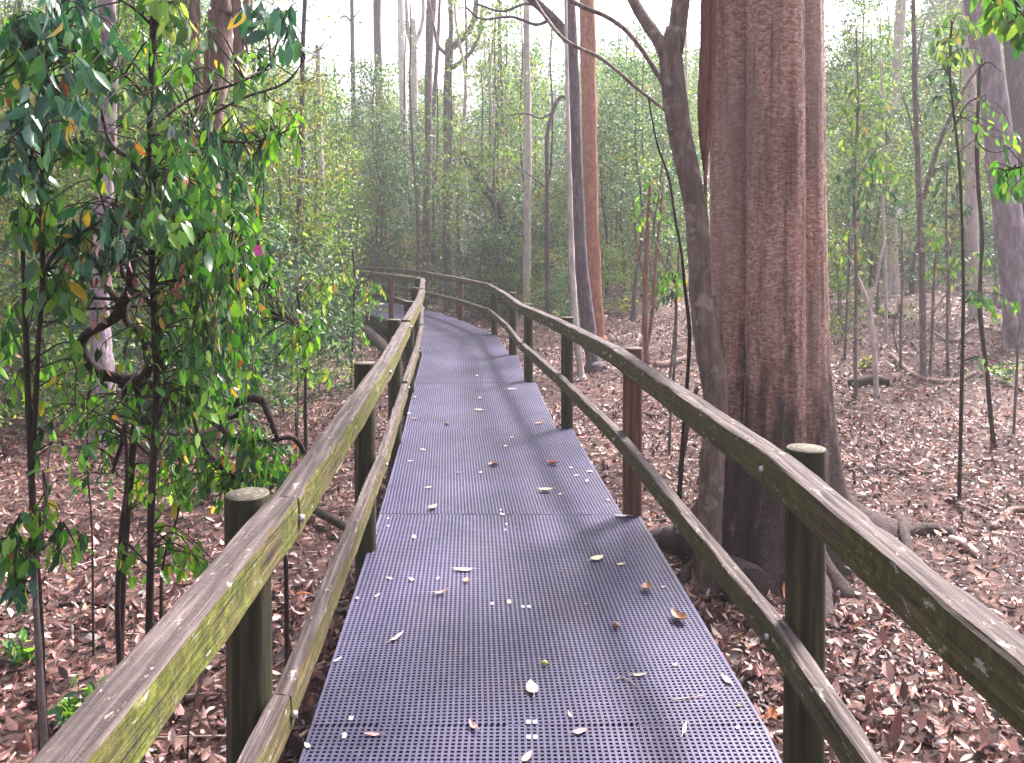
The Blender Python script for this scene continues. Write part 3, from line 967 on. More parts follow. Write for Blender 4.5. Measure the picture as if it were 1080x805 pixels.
ST('grey_tree', 'thinner purple trunk of a close pair behind the end of the railing', [(461, 60, 26), (457, 120, 26), (456, 200, 26), (457, 260, 26)], [4, 5, 5, 5], M['bark_purple'], seed=29, extend=3)
ST('misty_tree', 'tall hazy grey trunk against the brightest sky patch', [(398, -20, 30), (398, 40, 30), (400, 100, 30), (401, 170, 30), (400, 260, 30)], [8, 8, 8, 9, 9], M['bark_purple'], seed=30, extend=4)
ST('misty_tree', 'thin hazy trunk with twiggy side shoots left of the brightest sky patch', [(371, -5, 31), (372, 60, 31), (373, 120, 31), (372, 250, 31)], [4, 5, 5, 6], M['bark_purple'], seed=31, forks=[([(372, 25, 31), (364, 17, 31), (358, 20, 31)], [2, 2, 1.5]), ([(372, 20, 31), (380, 10, 31)], [2, 1])], extend=2)
ST('broken_tree', 'thin pale trunk snapped off at the top left of the open sky', [(335, 48, 17), (336, 90, 17), (338, 160, 17), (339, 230, 17), (338, 280, 17)], [5, 6, 6, 7, 7], M['bark_pale'], seed=32, forks=[([(335, 52, 17), (329, 62, 17), (322, 66, 17)], [3, 2, 1]), ([(335, 54, 17), (343, 44, 17)], [3, 1])])
ST('leaning_tree', 'dark trunk leaning left beside the end of the railing', [(488, 160, 21.5), (497, 176, 21.5), (512, 198, 21.5), (526, 222, 21.5), (534, 262, 21.5), (536, 290, 21.5)], [6, 8, 10, 11, 12, 12], M['bark_dark'], seed=33)
ST('thin_tree', 'thin grey trunk rising from behind the leaning dark trunk', [(528, 60, 23), (530, 130, 23), (531, 200, 23), (533, 268, 23)], [3, 4, 4, 5], M['bark_grey'], seed=34, extend=3)
ST('thin_tree', 'straight pale trunk midway between the leaning dark trunk and the orange trunk', [(555, -10, 20), (556, 80, 20), (557, 160, 20), (556, 260, 20)], [6, 7, 7, 8], M['bark_pale'], seed=35, extend=3)
ST('bent_sapling', 'dark sapling bent over towards the purple-grey trunk at its top', [(601, 108, 18), (592, 102, 18), (583, 118, 18), (577, 145, 18), (577, 200, 18), (577, 262, 18)], [3, 4, 4, 4, 4, 5], M['bark_purple'], seed=36, forks=[([(584, 118, 18), (570, 125, 18), (556, 120, 18), (535, 122, 18)], [3, 2, 2, 1]), ([(578, 200, 18), (566, 190, 18), (545, 175, 18)], [2, 2, 1.5])])
# right hand side
ST('pale_tree', 'pale cream trunk rising straight just right of the big fluted trunk', [(951, -20, 20), (948, 40, 20), (943, 110, 20), (940, 200, 20), (941, 297, 20)], [11, 11, 12, 12, 13], M['bark_pale'], seed=41, extend=4)
ST('forked_sapling', 'slim dark sapling with one long upswept branch on the right leaf slope', [(963, -10, 10.8), (965, 90, 10.8), (968, 168, 10.8), (972, 268, 10.7), (973, 330, 10.7), (974, 395, 10.7)], [4, 5, 5.5, 6.5, 7, 8], M['bark_grey'], seed=42, extend=1.5,
   forks=[([(974, 210, 10.7), (982, 178, 10.6), (993, 145, 10.5), (1005, 118, 10.4), (1018, 92, 10.3), (1033, 70, 10.2)], [5, 4.5, 4, 4, 3, 2]), ([(968, 165, 10.7), (958, 120, 10.6), (950, 95, 10.5)], [2, 2, 1])])
ST('crooked_stem', 'very thin dark crooked stem at the right, in front of the large pale leaning trunk', [(1036, 62, 7.8), (1033, 72, 7.8), (1032, 105, 7.8), (1030, 144, 7.8), (1032, 201, 7.8), (1036, 250, 7.8), (1034, 290, 7.8), (1034, 336, 7.7), (1041, 393, 7.7), (1044, 430, 7.7), (1048, 480, 7.7)], [2, 3, 3.5, 4, 4, 4, 4, 5, 4.5, 5, 5], M['bark_dark'], seed=43, n=8,
   forks=[([(1033, 72, 7.8), (1040, 66, 7.7), (1048, 68, 7.7), (1056, 76, 7.6)], [2.5, 2, 2, 1]), ([(1031, 150, 7.8), (1040, 158, 7.7), (1055, 160, 7.7), (1078, 150, 7.6)], [2, 2, 2, 1])])
ST('pale_tree', 'pinkish pale trunk just left of the large pale leaning trunk', [(1020, -20, 16), (1022, 60, 16), (1024, 140, 16), (1025, 240, 16), (1028, 312, 16)], [10, 11, 11, 12, 13], M['bark_pale'], seed=44, extend=4)
ST('leaning_tree', 'large pale leaning trunk with a dark hollow foot at the right edge', [(1026, -30, 13), (1036, 30, 13), (1048, 100, 13), (1058, 190, 13), (1069, 276, 13), (1075, 358, 13)], [24, 26, 27, 28, 28, 28], M['bark_patchy'], seed=45, n=18, extend=4, crown=(8, 2.4, 'leaf_fine', .1),
   forks=[([(1052, 325, 12.9), (1060, 322, 12.8), (1070, 345, 12.8), (1076, 362, 12.8)], [3, 12, 12, 8])])
ST('dark_tree', 'dark broad trunk at the extreme right edge behind the pale leaning trunk', [(1062, -20, 15), (1070, 60, 15), (1080, 160, 15), (1084, 260, 15), (1086, 330, 15)], [18, 18, 20, 20, 22], M['bark_purple'], seed=46, extend=3)
for lb_, pts, ww, fk in [
    ('thin twig-like stem nearest the big trunk on the right slope', [(896, 240, 12), (895, 290, 12), (893, 330, 12), (891, 365, 12)], [2, 3, 3, 3], []),
    ('pale Y-shaped sapling on the leaf slope right of the big trunk', [(898, 276, 9.9), (906, 296, 9.9), (916, 322, 9.8), (921, 360, 9.8), (925, 409, 9.8)], [3, 4, 5, 5, 6], [([(917, 325, 9.8), (924, 300, 9.8), (928, 276, 9.8), (934, 250, 9.9)], [4, 3, 3, 2]), ([(898, 278, 9.9), (890, 262, 9.9), (884, 250, 9.9)], [2, 1.5, 1])]),
    ('straight thin stem midway along the right slope', [(951, 240, 11.5), (952, 300, 11.5), (950, 340, 11.4), (950, 372, 11.4)], [2, 3, 3, 3.5], [([(951, 320, 11.5), (942, 345, 11.5), (947, 372, 11.4)], [2, 2, 2])]),
    ('thin stem close right of the forked sapling', [(988, 262, 11), (985, 290, 11), (984, 330, 11), (981, 384, 11)], [2, 2.5, 3, 3], [([(985, 330, 11), (992, 318, 11), (1002, 306, 11)], [2, 1.5, 1])]),
    ('thin bent stem rising at the right edge of the picture, short', [(1076, 340, 8), (1074, 362, 8), (1072, 400, 8), (1069, 459, 8)], [2, 2.5, 3, 3], []),
    ('hair-thin tall stem between the fluted trunk and the pale cream trunk', [(928, 60, 13), (932, 120, 13), (931, 200, 13), (934, 290, 13)], [2, 2.5, 3, 3], [([(932, 180, 13), (940, 150, 13), (955, 130, 13)], [2, 1.5, 1])]),
    ('short thin stem beside the right-hand railing just beyond the reddish post', [(716, 260, 9.6), (713, 330, 9.6), (708, 385, 9.5), (700, 420, 9.5)], [2, 3, 3, 3], []),
]:
    ST('thin_sapling', lb_, pts, ww, M['bark_grey'] if 'pale' not in lb_ else M['bark_pale'], cat='sapling', forks=fk, seed=len(lb_), n=6, root_flare=1.1)
# left hand side
ST('pale_tree', 'smooth pale mauve trunk behind the leafy thicket on the left', [(112, -30, 8.6), (114, 20, 8.6), (115, 80, 8.6), (113, 150, 8.6), (108, 250, 8.6), (105, 330, 8.6), (109, 392, 8.5)], [17, 17, 18, 18, 19, 20, 22], M['bark_patchy'], seed=51, n=14, extend=5, crown=(8, 1.8, 'leaf_teal', .1))
ST('shaggy_tree', 'shaggy brown trunk hung with loose bark strips above the thicket', [(236, -40, 6.6), (233, 20, 6.6), (228, 80, 6.6), (222, 160, 6.6), (219, 260, 6.6), (222, 360, 6.6), (222, 420, 6.6)], [24, 25, 24, 22, 20, 20, 22], M['bark_hang'], seed=52, n=16, rough=.14, extend=3,
   forks=[([(206, -20, 6.5), (205, 40, 6.4), (209, 100, 6.4), (214, 150, 6.4)], [12, 10, 9, 4]), ([(248, -10, 6.5), (252, 40, 6.4), (250, 90, 6.4), (246, 125, 6.4)], [9, 12, 8, 2]),
          ([(196, -20, 6.5), (192, 30, 6.4), (195, 75, 6.4)], [6, 7, 2]), ([(262, -10, 6.5), (258, 30, 6.4), (262, 60, 6.4)], [8, 6, 1]), ([(240, 80, 6.3), (232, 110, 6.2), (222, 130, 6.2), (214, 150, 6.3), (224, 120, 6.3), (238, 135, 6.3)], [5, 8, 9, 6, 4, 2])])


# ------------------------------------------------------------------ leafy thicket left of the railing
MULT = 1.35


def leafy(name, label, cat, stems, areas, bk, lm, seed, base=None):
    """stems: list of (pts(px,py,d), widths px); areas: (cx,cy,rx,ry,d,dd,nsprays,leaves,len_m[,mat])"""
    rs = RS(seed)
    first = [P(*p) for p in stems[0][0]]
    b = first[-1]; g = float(gz(b[0], b[1])); o_ = (b[0], b[1], g)
    root = thing(name, label, cat, o_)
    allc = []
    for i, (pp, ww) in enumerate(stems):
        W = [P(*p) for p in pp]; R = [w_ / 2 * p[2] / F for w_, p in zip(ww, pp)]
        if i == 0 or ww[-1] < 0:
            R[-1] = abs(R[-1])
            gg = float(gz(W[-1][0], W[-1][1]))
            W[-1][2] = min(W[-1][2], gg + .05) if W[-1][2] < gg + .4 else W[-1][2]
            if W[-1][2] > gg: W.append(np.array([W[-1][0], W[-1][1], gg])); R.append(R[-1])
            W.append(np.array([W[-1][0], W[-1][1], gg - .15])); R.append(R[-1] * 1.1)
        m = MB(); c = m.tube(W[::-1], R[::-1], n=9, per=6, rough=.06, seed=seed + i)
        m.build('stem' if i == 0 else 'branch', M[bk], root, o_)
        allc.append(c)
    C = np.vstack(allc)
    lms = {}
    tw = MB(); ntw = 0
    for ar in areas:
        cx, cy, rx, ry, d, dd, ns, nl, L = ar[:9]; L = L * .86
        mt = ar[9] if len(ar) > 9 else lm
        ml = lms.setdefault(mt, MB())
        for k_ in range(int(ns * MULT + .5)):
            a = rs.uniform(0, 6.28); r_ = math.sqrt(rs.rand())
            e = P(cx + rx * r_ * math.cos(a), cy + ry * r_ * math.sin(a), d + rs.normal(0, dd))
            dist = np.linalg.norm((C - e) * [1, 1, 1.3], axis=1) + rs.rand(len(C)) * .12
            s0 = C[int(np.argmin(dist))]
            ln = np.linalg.norm(e - s0)
            midp = (s0 + e) / 2 + np.array([0, 0, .10 * ln + .02]) + rs.normal(0, .03, 3)
            tip = e + (e - midp) * .25 + [0, 0, -.03]
            st = max(.2, 1 - .30 / max(ln, .3))
            one = MB() if ntw < 98 else tw
            spray(ml, one, [s0, midp, e, tip], nl, L, rs, start=st, r=(.0035, .0012), droop=rs.uniform(.45, .9))
            if one is not tw: one.build('twig', M['bark_dark'], root, o_); ntw += 1
    if tw.n: tag(tw.build('twigs', M['bark_dark'], root, o_), kind='stuff')
    for mt, ml in lms.items(): ml.build('foliage', M[mt], root, o_)
    return root


D1 = 3.25
MULT = 1.75
leafy('leafy_sapling', 'tall dark-stemmed sapling with drooping glossy leaves, straightest stem beside the left railing', 'sapling', [
    ([(160, -40, D1), (162, 0, D1), (160, 90, D1), (157, 180, D1), (160, 270, D1), (163, 350, D1), (165, 420, D1), (160, 520, D1), (158, 640, D1), (156, 720, D1)], [7, 7, 7, 7, 7, 7, 7, 8, 8, 9]),
    ([(116, -5, D1), (140, 8, D1), (160, 26, D1)], [2, 3, 4]),
    ([(286, 72, D1), (245, 90, D1), (205, 102, D1), (165, 130, D1)], [1, 2.5, 3, 3]),
    ([(322, 62, D1 + .2), (300, 88, D1 + .2), (255, 104, D1 + .1), (205, 132, D1)], [1, 2.5, 3, 3]),
    ([(112, 66, D1), (135, 82, D1), (158, 108, D1)], [1.5, 2.5, 3]),
    ([(300, 140, D1 + .4), (262, 150, D1 + .3), (215, 150, D1 + .2), (160, 190, D1)], [1, 2, 3, 4]),
    ([(330, 355, D1 + .3), (290, 330, D1 + .2), (235, 290, D1), (163, 300, D1)], [1, 2, 3, 4]),
], [
    (178, 175, 45, 50, D1, .3, 26, 9, .07), (205, 120, 45, 50, D1 + .2, .2, 7, 7, .075, 'leaf_fine'),
    (195, 235, 50, 42, D1, .35, 26, 9, .072), (240, 250, 42, 48, D1 + .1, .35, 26, 9, .062),
    (255, 305, 38, 45, D1 + .1, .35, 28, 9, .06), (215, 340, 55, 45, D1, .35, 26, 9, .062),
    (235, 390, 45, 32, D1, .3, 20, 9, .055), (285, 140, 38, 28, D1 + .4, .2, 9, 7, .075, 'leaf_bright'),
    (245, 170, 30, 30, D1 + .2, .2, 9, 8, .08, 'leaf_blue'), (320, 362, 16, 22, D1 + .3, .05, 4, 7, .07, 'leaf_bright'),
    (290, 10, 32, 12, D1, .1, 4, 6, .11, 'leaf_blue'), (180, 20, 30, 25, D1, .2, 6, 6, .09, 'leaf_fine'),
    (150, 60, 140, 55, D1 + .1, .4, 24, 6, .07, 'leaf_near'), (140, 200, 130, 110, D1 + .1, .5, 34, 6, .065, 'leaf_teal'),
    (230, 270, 60, 90, D1 + .1, .4, 26, 7, .055, 'leaf_bright'), (130, 400, 120, 60, D1 + .2, .4, 18, 6, .06, 'leaf_near'),
    (170, 230, 110, 120, D1, .4, 7, 5, .06, 'dry_red'), (90, 280, 60, 60, D1, .4, 5, 4, .065, 'dry_pink'),
    (205, 590, 24, 12, D1 - .1, .05, 5, 7, .075, 'leaf_bright'), (140, 590, 12, 25, D1, .05, 2, 5, .07, 'leaf_bright'),
], 'bark_dark', 'leaf_near', 101)

D2 = 3.0
MULT = 1.6
leafy('leafy_sapling', 'twin-stemmed sapling with large blue-green hanging leaves near the left edge', 'sapling', [
    ([(22, 120, D2), (23, 220, D2), (26, 320, D2), (29, 400, D2), (34, 520, D2), (40, 640, D2), (45, 760, D2), (46, 850, D2)], [3, 4, 5, 6, 7, 9, 10, 11]),
    ([(48, 90, D2), (44, 200, D2), (45, 290, D2), (40, 370, D2), (34, 500, D2)], [3, 4, 5, 5, 6]),
    ([(122, 225, D2), (95, 240, D2), (62, 262, D2), (45, 290, D2)], [2, 3, 4, 5]),
    ([(-30, 100, D2), (0, 78, D2), (20, 62, D2), (34, 55, D2)], [4, 4, 3, 2]),
    ([(66, -20, D2), (50, 50, D2), (38, 110, D2), (32, 180, D2)], [2, 3, 3, 3]),
], [
    (60, 25, 55, 28, D2, .2, 15, 7, .09, 'leaf_blue'), (60, 100, 45, 50, D2, .2, 14, 7, .09, 'leaf_blue'),
    (20, 60, 28, 55, D2 + .2, .2, 8, 7, .1, 'leaf_near'), (25, 160, 30, 30, D2, .15, 9, 7, .085, 'leaf_blue'),
    (35, 215, 35, 32, D2, .15, 11, 7, .085), (100, 250, 28, 26, D2, .1, 9, 7, .09, 'leaf_blue'),
    (105, 160, 30, 28, D2, .15, 7, 7, .085), (78, 300, 26, 16, D2, .1, 5, 6, .1),
    (20, 330, 18, 30, D2 + .5, .1, 3, 6, .08), (95, 60, 18, 40, D2, .1, 5, 6, .085, 'leaf_near'),
    (36, 480, 14, 20, D2, .06, 1, 4, .07), (14, 380, 22, 40, D2 + .3, .2, 5, 6, .075), (60, 400, 40, 50, D2 + .3, .2, 5, 5, .075, 'leaf_bright'),
], 'bark_dark', 'leaf_near', 103)

leafy('leafy_sapling', 'small low sapling with a few dark green leaf tufts at the lower left edge', 'sapling', [
    ([(52, 470, 2.7), (48, 540, 2.7), (38, 600, 2.7), (41, 690, 2.7), (47, 790, 2.7), (48, 880, 2.7)], [2, 3, 4, 7, 8, 8]),
    ([(84, 560, 2.7), (62, 565, 2.7), (44, 580, 2.7)], [1, 2, 3]),
    ([(0, 560, 2.7), (18, 570, 2.7), (38, 592, 2.7)], [1, 2, 3]),
], [
    (70, 570, 18, 14, 2.7, .04, 4, 7, .065, 'leaf_near'), (18, 575, 22, 22, 2.7, .05, 7, 7, .07, 'leaf_near'),
    (20, 620, 18, 18, 2.7, .05, 4, 6, .07, 'leaf_blue'), (45, 540, 16, 12, 2.7, .05, 3, 6, .06, 'leaf_bright'),
], 'bark_grey', 'leaf_near', 105)

D3 = 3.5
leafy('twisted_liana', 'thick dark liana looping and knotting through the thicket', 'liana', [
    ([(106, 96, D3), (107, 118, D3), (116, 150, D3), (126, 160, D3), (141, 172, D3), (145, 200, D3), (142, 240, D3), (138, 290, D3 - .05), (136, 308, D3), (128, 322, D3), (124, 332, D3), (110, 343, D3), (92, 352, D3), (86, 364, D3), (91, 380, D3), (108, 394, D3), (130, 400, D3), (148, 404, D3), (147, 420, D3), (143, 445, D3), (138, 500, D3), (132, 580, D3), (128, 660, D3), (126, 700, D3)],
     [3, 4, 4, 5, 7, 8, 8, 9, 10, 13, 12, 9, 10, 11, 12, 12, 13, 17, 10, 8, 7, 7, 7, 8]),
    ([(158, 240, D3), (161, 300, D3), (168, 350, D3), (168, 370, D3), (158, 388, D3), (148, 404, D3)], [5, 6, 7, 9, 10, 13]),
    ([(110, 300, D3), (118, 310, D3), (128, 322, D3), (134, 340, D3), (150, 355, D3), (158, 388, D3)], [4, 6, 9, 7, 7, 8]),
    ([(130, 250, D3), (128, 285, D3), (137, 300, D3), (150, 312, D3), (162, 320, D3)], [3, 4, 5, 4, 3]),
    ([(148, 404, D3), (175, 408, D3), (205, 420, D3 - .05), (235, 430, D3 - .1), (262, 420, D3 - .15), (278, 424, D3 - .15), (283, 436, D3 - .2), (292, 462, D3 - .2)], [13, 10, 9, 9, 9, 9, 7, 5]),
    ([(262, 432, D3 - .15), (245, 440, D3 - .1), (225, 446, D3)], [6, 5, 4]),
    ([(326, 486, D3 - .1), (309, 462, D3 - .15), (283, 465, D3 - .2), (247, 464, D3 - .2), (225, 440, D3)], [5, 6, 5, 6, 4]),
    ([(303, 508, D3 - .2), (270, 507, D3 - .2), (246, 502, D3 - .2), (215, 470, D3 - .1), (200, 425, D3)], [5, 5, 5, 4, 5]),
    ([(296, 506, D3 - .2), (276, 494, D3 - .2), (258, 488, D3 - .2), (262, 470, D3 - .2), (276, 467, D3 - .2), (288, 482, D3 - .2)], [5, 6, 3, 3, 3, 2]),
    ([(190, 500, D3), (189, 460, D3), (184, 425, D3), (178, 410, D3)], [2, 3, 4, 6]),
    ([(118, 500, D3), (130, 460, D3), (132, 430, D3), (130, 400, D3)], [3, 5, 6, 6]),
    ([(60, 300, D3), (84, 312, D3), (122, 316, D3)], [2, 3, 4]), ([(46, 345, D3 - .2), (80, 328, D3 - .1), (120, 325, D3), (190, 320, D3)], [2, 2.5, 3, 2]),
], [
    (150, 450, 60, 30, D3, .15, 15, 8, .065), (240, 480, 55, 30, D3 - .15, .12, 22, 9, .065),
    (180, 420, 50, 22, D3, .12, 14, 8, .07), (290, 490, 30, 26, D3 - .2, .1, 11, 8, .06),
    (205, 510, 40, 22, D3 - .1, .1, 10, 7, .065, 'leaf_bright'), (150, 510, 30, 25, D3, .1, 6, 7, .065, 'leaf_bright'),
    (95, 480, 25, 60, D3, .15, 6, 5, .06, 'leaf_near'), (255, 520, 30, 18, D3 - .2, .1, 6, 8, .05),
    (140, 330, 60, 40, D3, .2, 9, 6, .06, 'leaf_olive'), (90, 410, 30, 25, D3, .15, 5, 6, .06, 'leaf_near'),
], 'bark_dark', 'leaf_near', 107)
for (pts, ww, lab) in [
    ([(126, 700, 3.2), (124, 640, 3.2), (128, 560, 3.25), (134, 500, 3.3), (130, 430, 3.4)], [6, 6, 5, 4, 3], 'crooked dark bare stem just left of the straightest sapling'),
    ([(170, 640, 3.5), (173, 590, 3.5), (188, 540, 3.5), (190, 490, 3.5)], [4, 3, 3, 2], 'thin dark bare stem close right of the straightest sapling'),
    ([(98, 640, 4.0), (97, 560, 4.0), (92, 480, 4.0), (94, 400, 4.0)], [2.5, 2, 2, 1.5], 'hair-thin bare stem among the leaf litter between the saplings'),
    ([(206, 660, 3.2), (215, 700, 2.9), (205, 745, 2.7), (198, 790, 2.6)][::-1], [2, 3, 4, 4], 'short curved dark twig stem standing behind the nearest left post'),
    ([(302, 610, 3.3), (300, 585, 3.3), (305, 560, 3.3), (296, 530, 3.3)], [5, 4, 3, 3], 'short dark stub stem under the left hand rail'),
    ([(312, 430, 7.5), (314, 470, 7.3), (314, 380, 7.6)][::-1], [1.5, 1.5, 1.5], 'hair-thin seedling stem in the open litter left of the railing'),
]:
    W = [P(*p) for p in pts]; b = W[0] if W[0][2] < W[-1][2] else W[-1]
    g = float(gz(b[0], b[1]))
    if b is W[-1]: W = W[::-1]; pts = pts[::-1]; ww = ww[::-1]
    R = [w_ / 2 * p[2] / F for w_, p in zip(ww, pts)]
    W.insert(0, np.array([b[0], b[1], g - .1])); R.insert(0, R[0])
    m = MB(); m.tube(W, R, n=7, per=5, rough=.05, seed=3)
    tag(m.build('bare_stem', M['bark_dark'], None, (b[0], b[1], g)), lab, 'stem')

# pink blossom
fc = P(273, 264, 2.75)
fl = thing('pink_flower', 'single bright pink blossom at the right edge of the leafy thicket', 'flower', fc)
m = MB()
for k_ in range(6):
    a = k_ * math.pi / 3
    D = np.array([[math.cos(a), -.3, math.sin(a)]]); m.leaves(np.array([fc]), D, np.array([[0, -1, .1]]), .022, .02, .2, .2)
m.build('petal', M['pink'], fl, fc)
m = MB(); m.tube([fc, fc + [-.02, .02, .03], fc + [-.07, .05, .05]], [.002, .0015, .0015], n=5, per=3); m.build('stalk', M['bark_dark'], fl, fc)

# right-hand overhanging foliage from a sapling beyond the frame
leafy('leafy_sapling', 'bright green leaves hanging in from a sapling beyond the upper right corner', 'sapling', [
    ([(1110, -200, 3.3), (1118, 0, 3.3), (1122, 300, 3.3), (1125, 600, 3.3), (1126, 760, 3.3)], [7, 8, 9, 10, 11]),
    ([(1050, 8, 3.2), (1080, -10, 3.2), (1118, 0, 3.3)], [2, 3, 4]),
    ([(1060, 180, 3.6), (1090, 176, 3.5), (1121, 200, 3.3)], [2, 3, 4]),
], [(1062, 14, 24, 18, 3.2, .1, 9, 8, .085, 'leaf_bright'), (1078, 30, 12, 25, 3.2, .1, 4, 7, .09, 'leaf_near'),
    (1066, 190, 16, 14, 3.6, .08, 6, 7, .07, 'leaf_near')], 'bark_dark', 'leaf_bright', 111)
leafy('leafy_sapling', 'airy sapling with light green leaves around the crooked stem at right', 'sapling', [
    ([(1004, 20, 6.4), (1002, 80, 6.4), (1012, 180, 6.4), (1016, 300, 6.4), (1014, 420, 6.4), (1012, 505, 6.4)], [2, 2.5, 3, 3.5, 4, 4]),
    ([(1040, 100, 6.3), (1020, 110, 6.4), (1004, 140, 6.4)], [1, 1.5, 2]), ([(990, 60, 6.4), (1000, 80, 6.4)], [1, 1.5]),
], [(1006, 40, 26, 26, 6.4, .2, 12, 7, .085, 'leaf_fine'), (990, 95, 22, 22, 6.4, .2, 6, 7, .08, 'leaf_teal'), (1052, 130, 26, 20, 6.3, .2, 5, 6, .08, 'leaf_bright'), (1052, 320, 22, 14, 6.4, .2, 6, 7, .07, 'leaf_near'), (1050, 390, 14, 8, 6.3, .1, 2, 6, .06, 'leaf_teal')], 'bark_dark', 'leaf_fine', 113)
leafy('leafy_sapling', 'slim sapling with airy light leaves directly right of the fluted trunk', 'sapling', [
    ([(903, 30, 9.5), (905, 110, 9.5), (901, 200, 9.5), (903, 300, 9.5), (902, 380, 9.5), (903, 430, 9.5)], [2, 2.5, 3, 3.5, 4, 4]),
    ([(940, 150, 9.3), (922, 160, 9.4), (903, 190, 9.5)], [1, 1.5, 2]),
], [(905, 120, 30, 50, 9.5, .5, 12, 7, .11, 'leaf_fine'), (912, 200, 34, 40, 9.5, .5, 14, 7, .11, 'leaf_teal'), (930, 180, 18, 14, 9.3, .2, 5, 6, .11, 'leaf_bright'), (898, 262, 24, 22, 9.5, .4, 6, 7, .1, 'leaf_fine')], 'bark_grey', 'leaf_fine', 123)
leafy('leafy_sapling', 'bushy sapling with blue-green leaves between the forked sapling and the pinkish pale trunk', 'sapling', [
    ([(1000, 150, 11), (998, 230, 11), (1000, 300, 11), (999, 360, 11), (1000, 395, 11)], [2, 2.5, 3, 3.5, 4]),
], [(1000, 200, 30, 40, 11, .5, 12, 7, .12, 'leaf_teal'), (1004, 275, 34, 22, 11, .5, 10, 7, .12, 'leaf_fine'), (985, 250, 14, 12, 10.8, .2, 4, 6, .11, 'leaf_bright')], 'bark_grey', 'leaf_teal', 125)
leafy('leafy_sapling', 'small sapling with a yellow-green leaf rosette left of the slender curved tree', 'sapling', [
    ([(712, 285, 7.6), (713, 330, 7.6), (712, 380, 7.6), (708, 425, 7.6), (706, 470, 7.6)], [2, 3, 3, 3, 3]),
    ([(700, 150, 7.8), (696, 200, 7.8), (690, 250, 7.7), (712, 300, 7.6)], [1, 2, 2, 2]),
], [(712, 298, 20, 10, 7.5, .1, 7, 7, .085, 'leaf_bright'), (695, 315, 14, 8, 7.5, .1, 3, 6, .08, 'leaf_teal'), (690, 220, 25, 30, 7.8, .3, 6, 6, .08, 'leaf_bright')], 'bark_grey', 'leaf_bright', 115)
leafy('leafy_sapling', 'low leafy shrub with yellow leaves reaching over the leaf litter near the left railing curve', 'shrub', [
    ([(312, 300, 6.8), (318, 340, 6.8), (322, 400, 6.8), (322, 440, 6.8)], [2, 3, 3, 4]), ([(350, 352, 6.7), (335, 345, 6.7), (320, 350, 6.8)], [1, 2, 2]),
], [(318, 345, 30, 20, 6.8, .3, 12, 7, .085, 'leaf_near'), (330, 392, 18, 10, 6.7, .1, 5, 6, .08, 'leaf_bright'), (340, 300, 26, 22, 7.2, .4, 14, 7, .09, 'leaf_fine')], 'bark_dark', 'leaf_near', 117)
leafy('leafy_sapling', 'small shrub with light leaves dangling over the far end of the left railing', 'shrub', [
    ([(372, 262, 11.5), (374, 300, 11.5), (372, 350, 11.5), (370, 380, 11.5)], [2, 2.5, 3, 3]), ([(400, 300, 11.4), (386, 296, 11.4), (373, 305, 11.5)], [1, 1.5, 2]),
], [(360, 300, 32, 22, 11.6, .5, 26, 7, .11, 'leaf_fine'), (396, 315, 10, 16, 11.4, .1, 5, 6, .1, 'leaf_bright'), (385, 345, 10, 16, 11.4, .2, 4, 6, .1, 'leaf_bright'), (345, 330, 26, 22, 11.8, .4, 18, 7, .11, 'leaf_teal'), (360, 362, 24, 14, 11.3, .4, 12, 7, .1, 'leaf_teal')], 'bark_dark', 'leaf_near', 119)
for (px, py, s_, mt, lab) in [(600, 336, 1.0, 'leaf_bright', 'bright green seedling clump just beyond the right railing bend'), (588, 345, .7, 'leaf_near', 'low dark seedling clump between posts of the right railing'), (85, 765, .6, 'leaf_near', 'low green seedling in the litter at the lower left, nearer one'), (30, 700, .6, 'leaf_near', 'low green seedling in the litter at the lower left edge, farther one'), (1060, 405, .7, 'leaf_fine', 'pale green seedling tuft at the right edge of the leaf slope'), (912, 392, .5, 'leaf_olive', 'tiny olive seedling beside the hollow log piece'), (660, 335, .9, 'leaf_olive', 'olive seedling clump on the litter behind the orange trunk'), (180, 480, .7, 'leaf_teal', 'dark small-leaved seedling on the litter under the thicket')]:
    b = G(px, py); d = b[1]; rs = RS(px)
    root = thing('seedling', lab, 'seedling', b)
    ml, tw = MB(), MB()
    for k_ in range(7):
        a = rs.uniform(0, 6.28); h = rs.uniform(.15, .4) * s_ * min(1.6, .5 + d * .07)
        e = b + np.array([math.cos(a) * h * .6, math.sin(a) * h * .6, h])
        spray(ml, tw, [b, (b + e) / 2 + [0, 0, .05 * h], e], 9, .06 + .003 * d, rs, droop=.3, start=.25)
    tw.build('stem', M['bark_dark'], root, b); ml.build('foliage', M[mt], root, b)

# ------------------------------------------------------------------ understorey and far forest
def place(tpl, x, y, s_, rz, label=None, group=None, first=[set()]):
    if tpl.name in first[0]: o = copy_tree(tpl)
    else: o = tpl; first[0].add(tpl.name)
    o.location = (x, y, float(gz(x, y)) - .03); o.rotation_euler = (0, 0, rz); o.scale = (s_, s_, s_ * (1 + .15 * math.sin(x * 7)))
    if label: o['label'] = label
    if group: o['group'] = group
    return o


T = {}
def shrub_t(seed, lm, h, cr, L, ncl=70, nleaf=26, name='understory_shrub', bk='bark_grey', droop=.2, clr=.24, cz=.15, nbr=11, tr=.02, wr=.45):
    return make_template(name, '', 'shrub' if name.endswith('shrub') else 'tree', seed, lm, bk, stem='stem' if name.endswith('shrub') else 'trunk', leafname='foliage' if name.endswith('shrub') else 'crown', h=h, trunk_r=tr, crown_r=cr, crown_z0=cz, nbr=nbr, ncl=ncl, nleaf=nleaf, L=L, wr=wr, clr=clr, droop=droop)


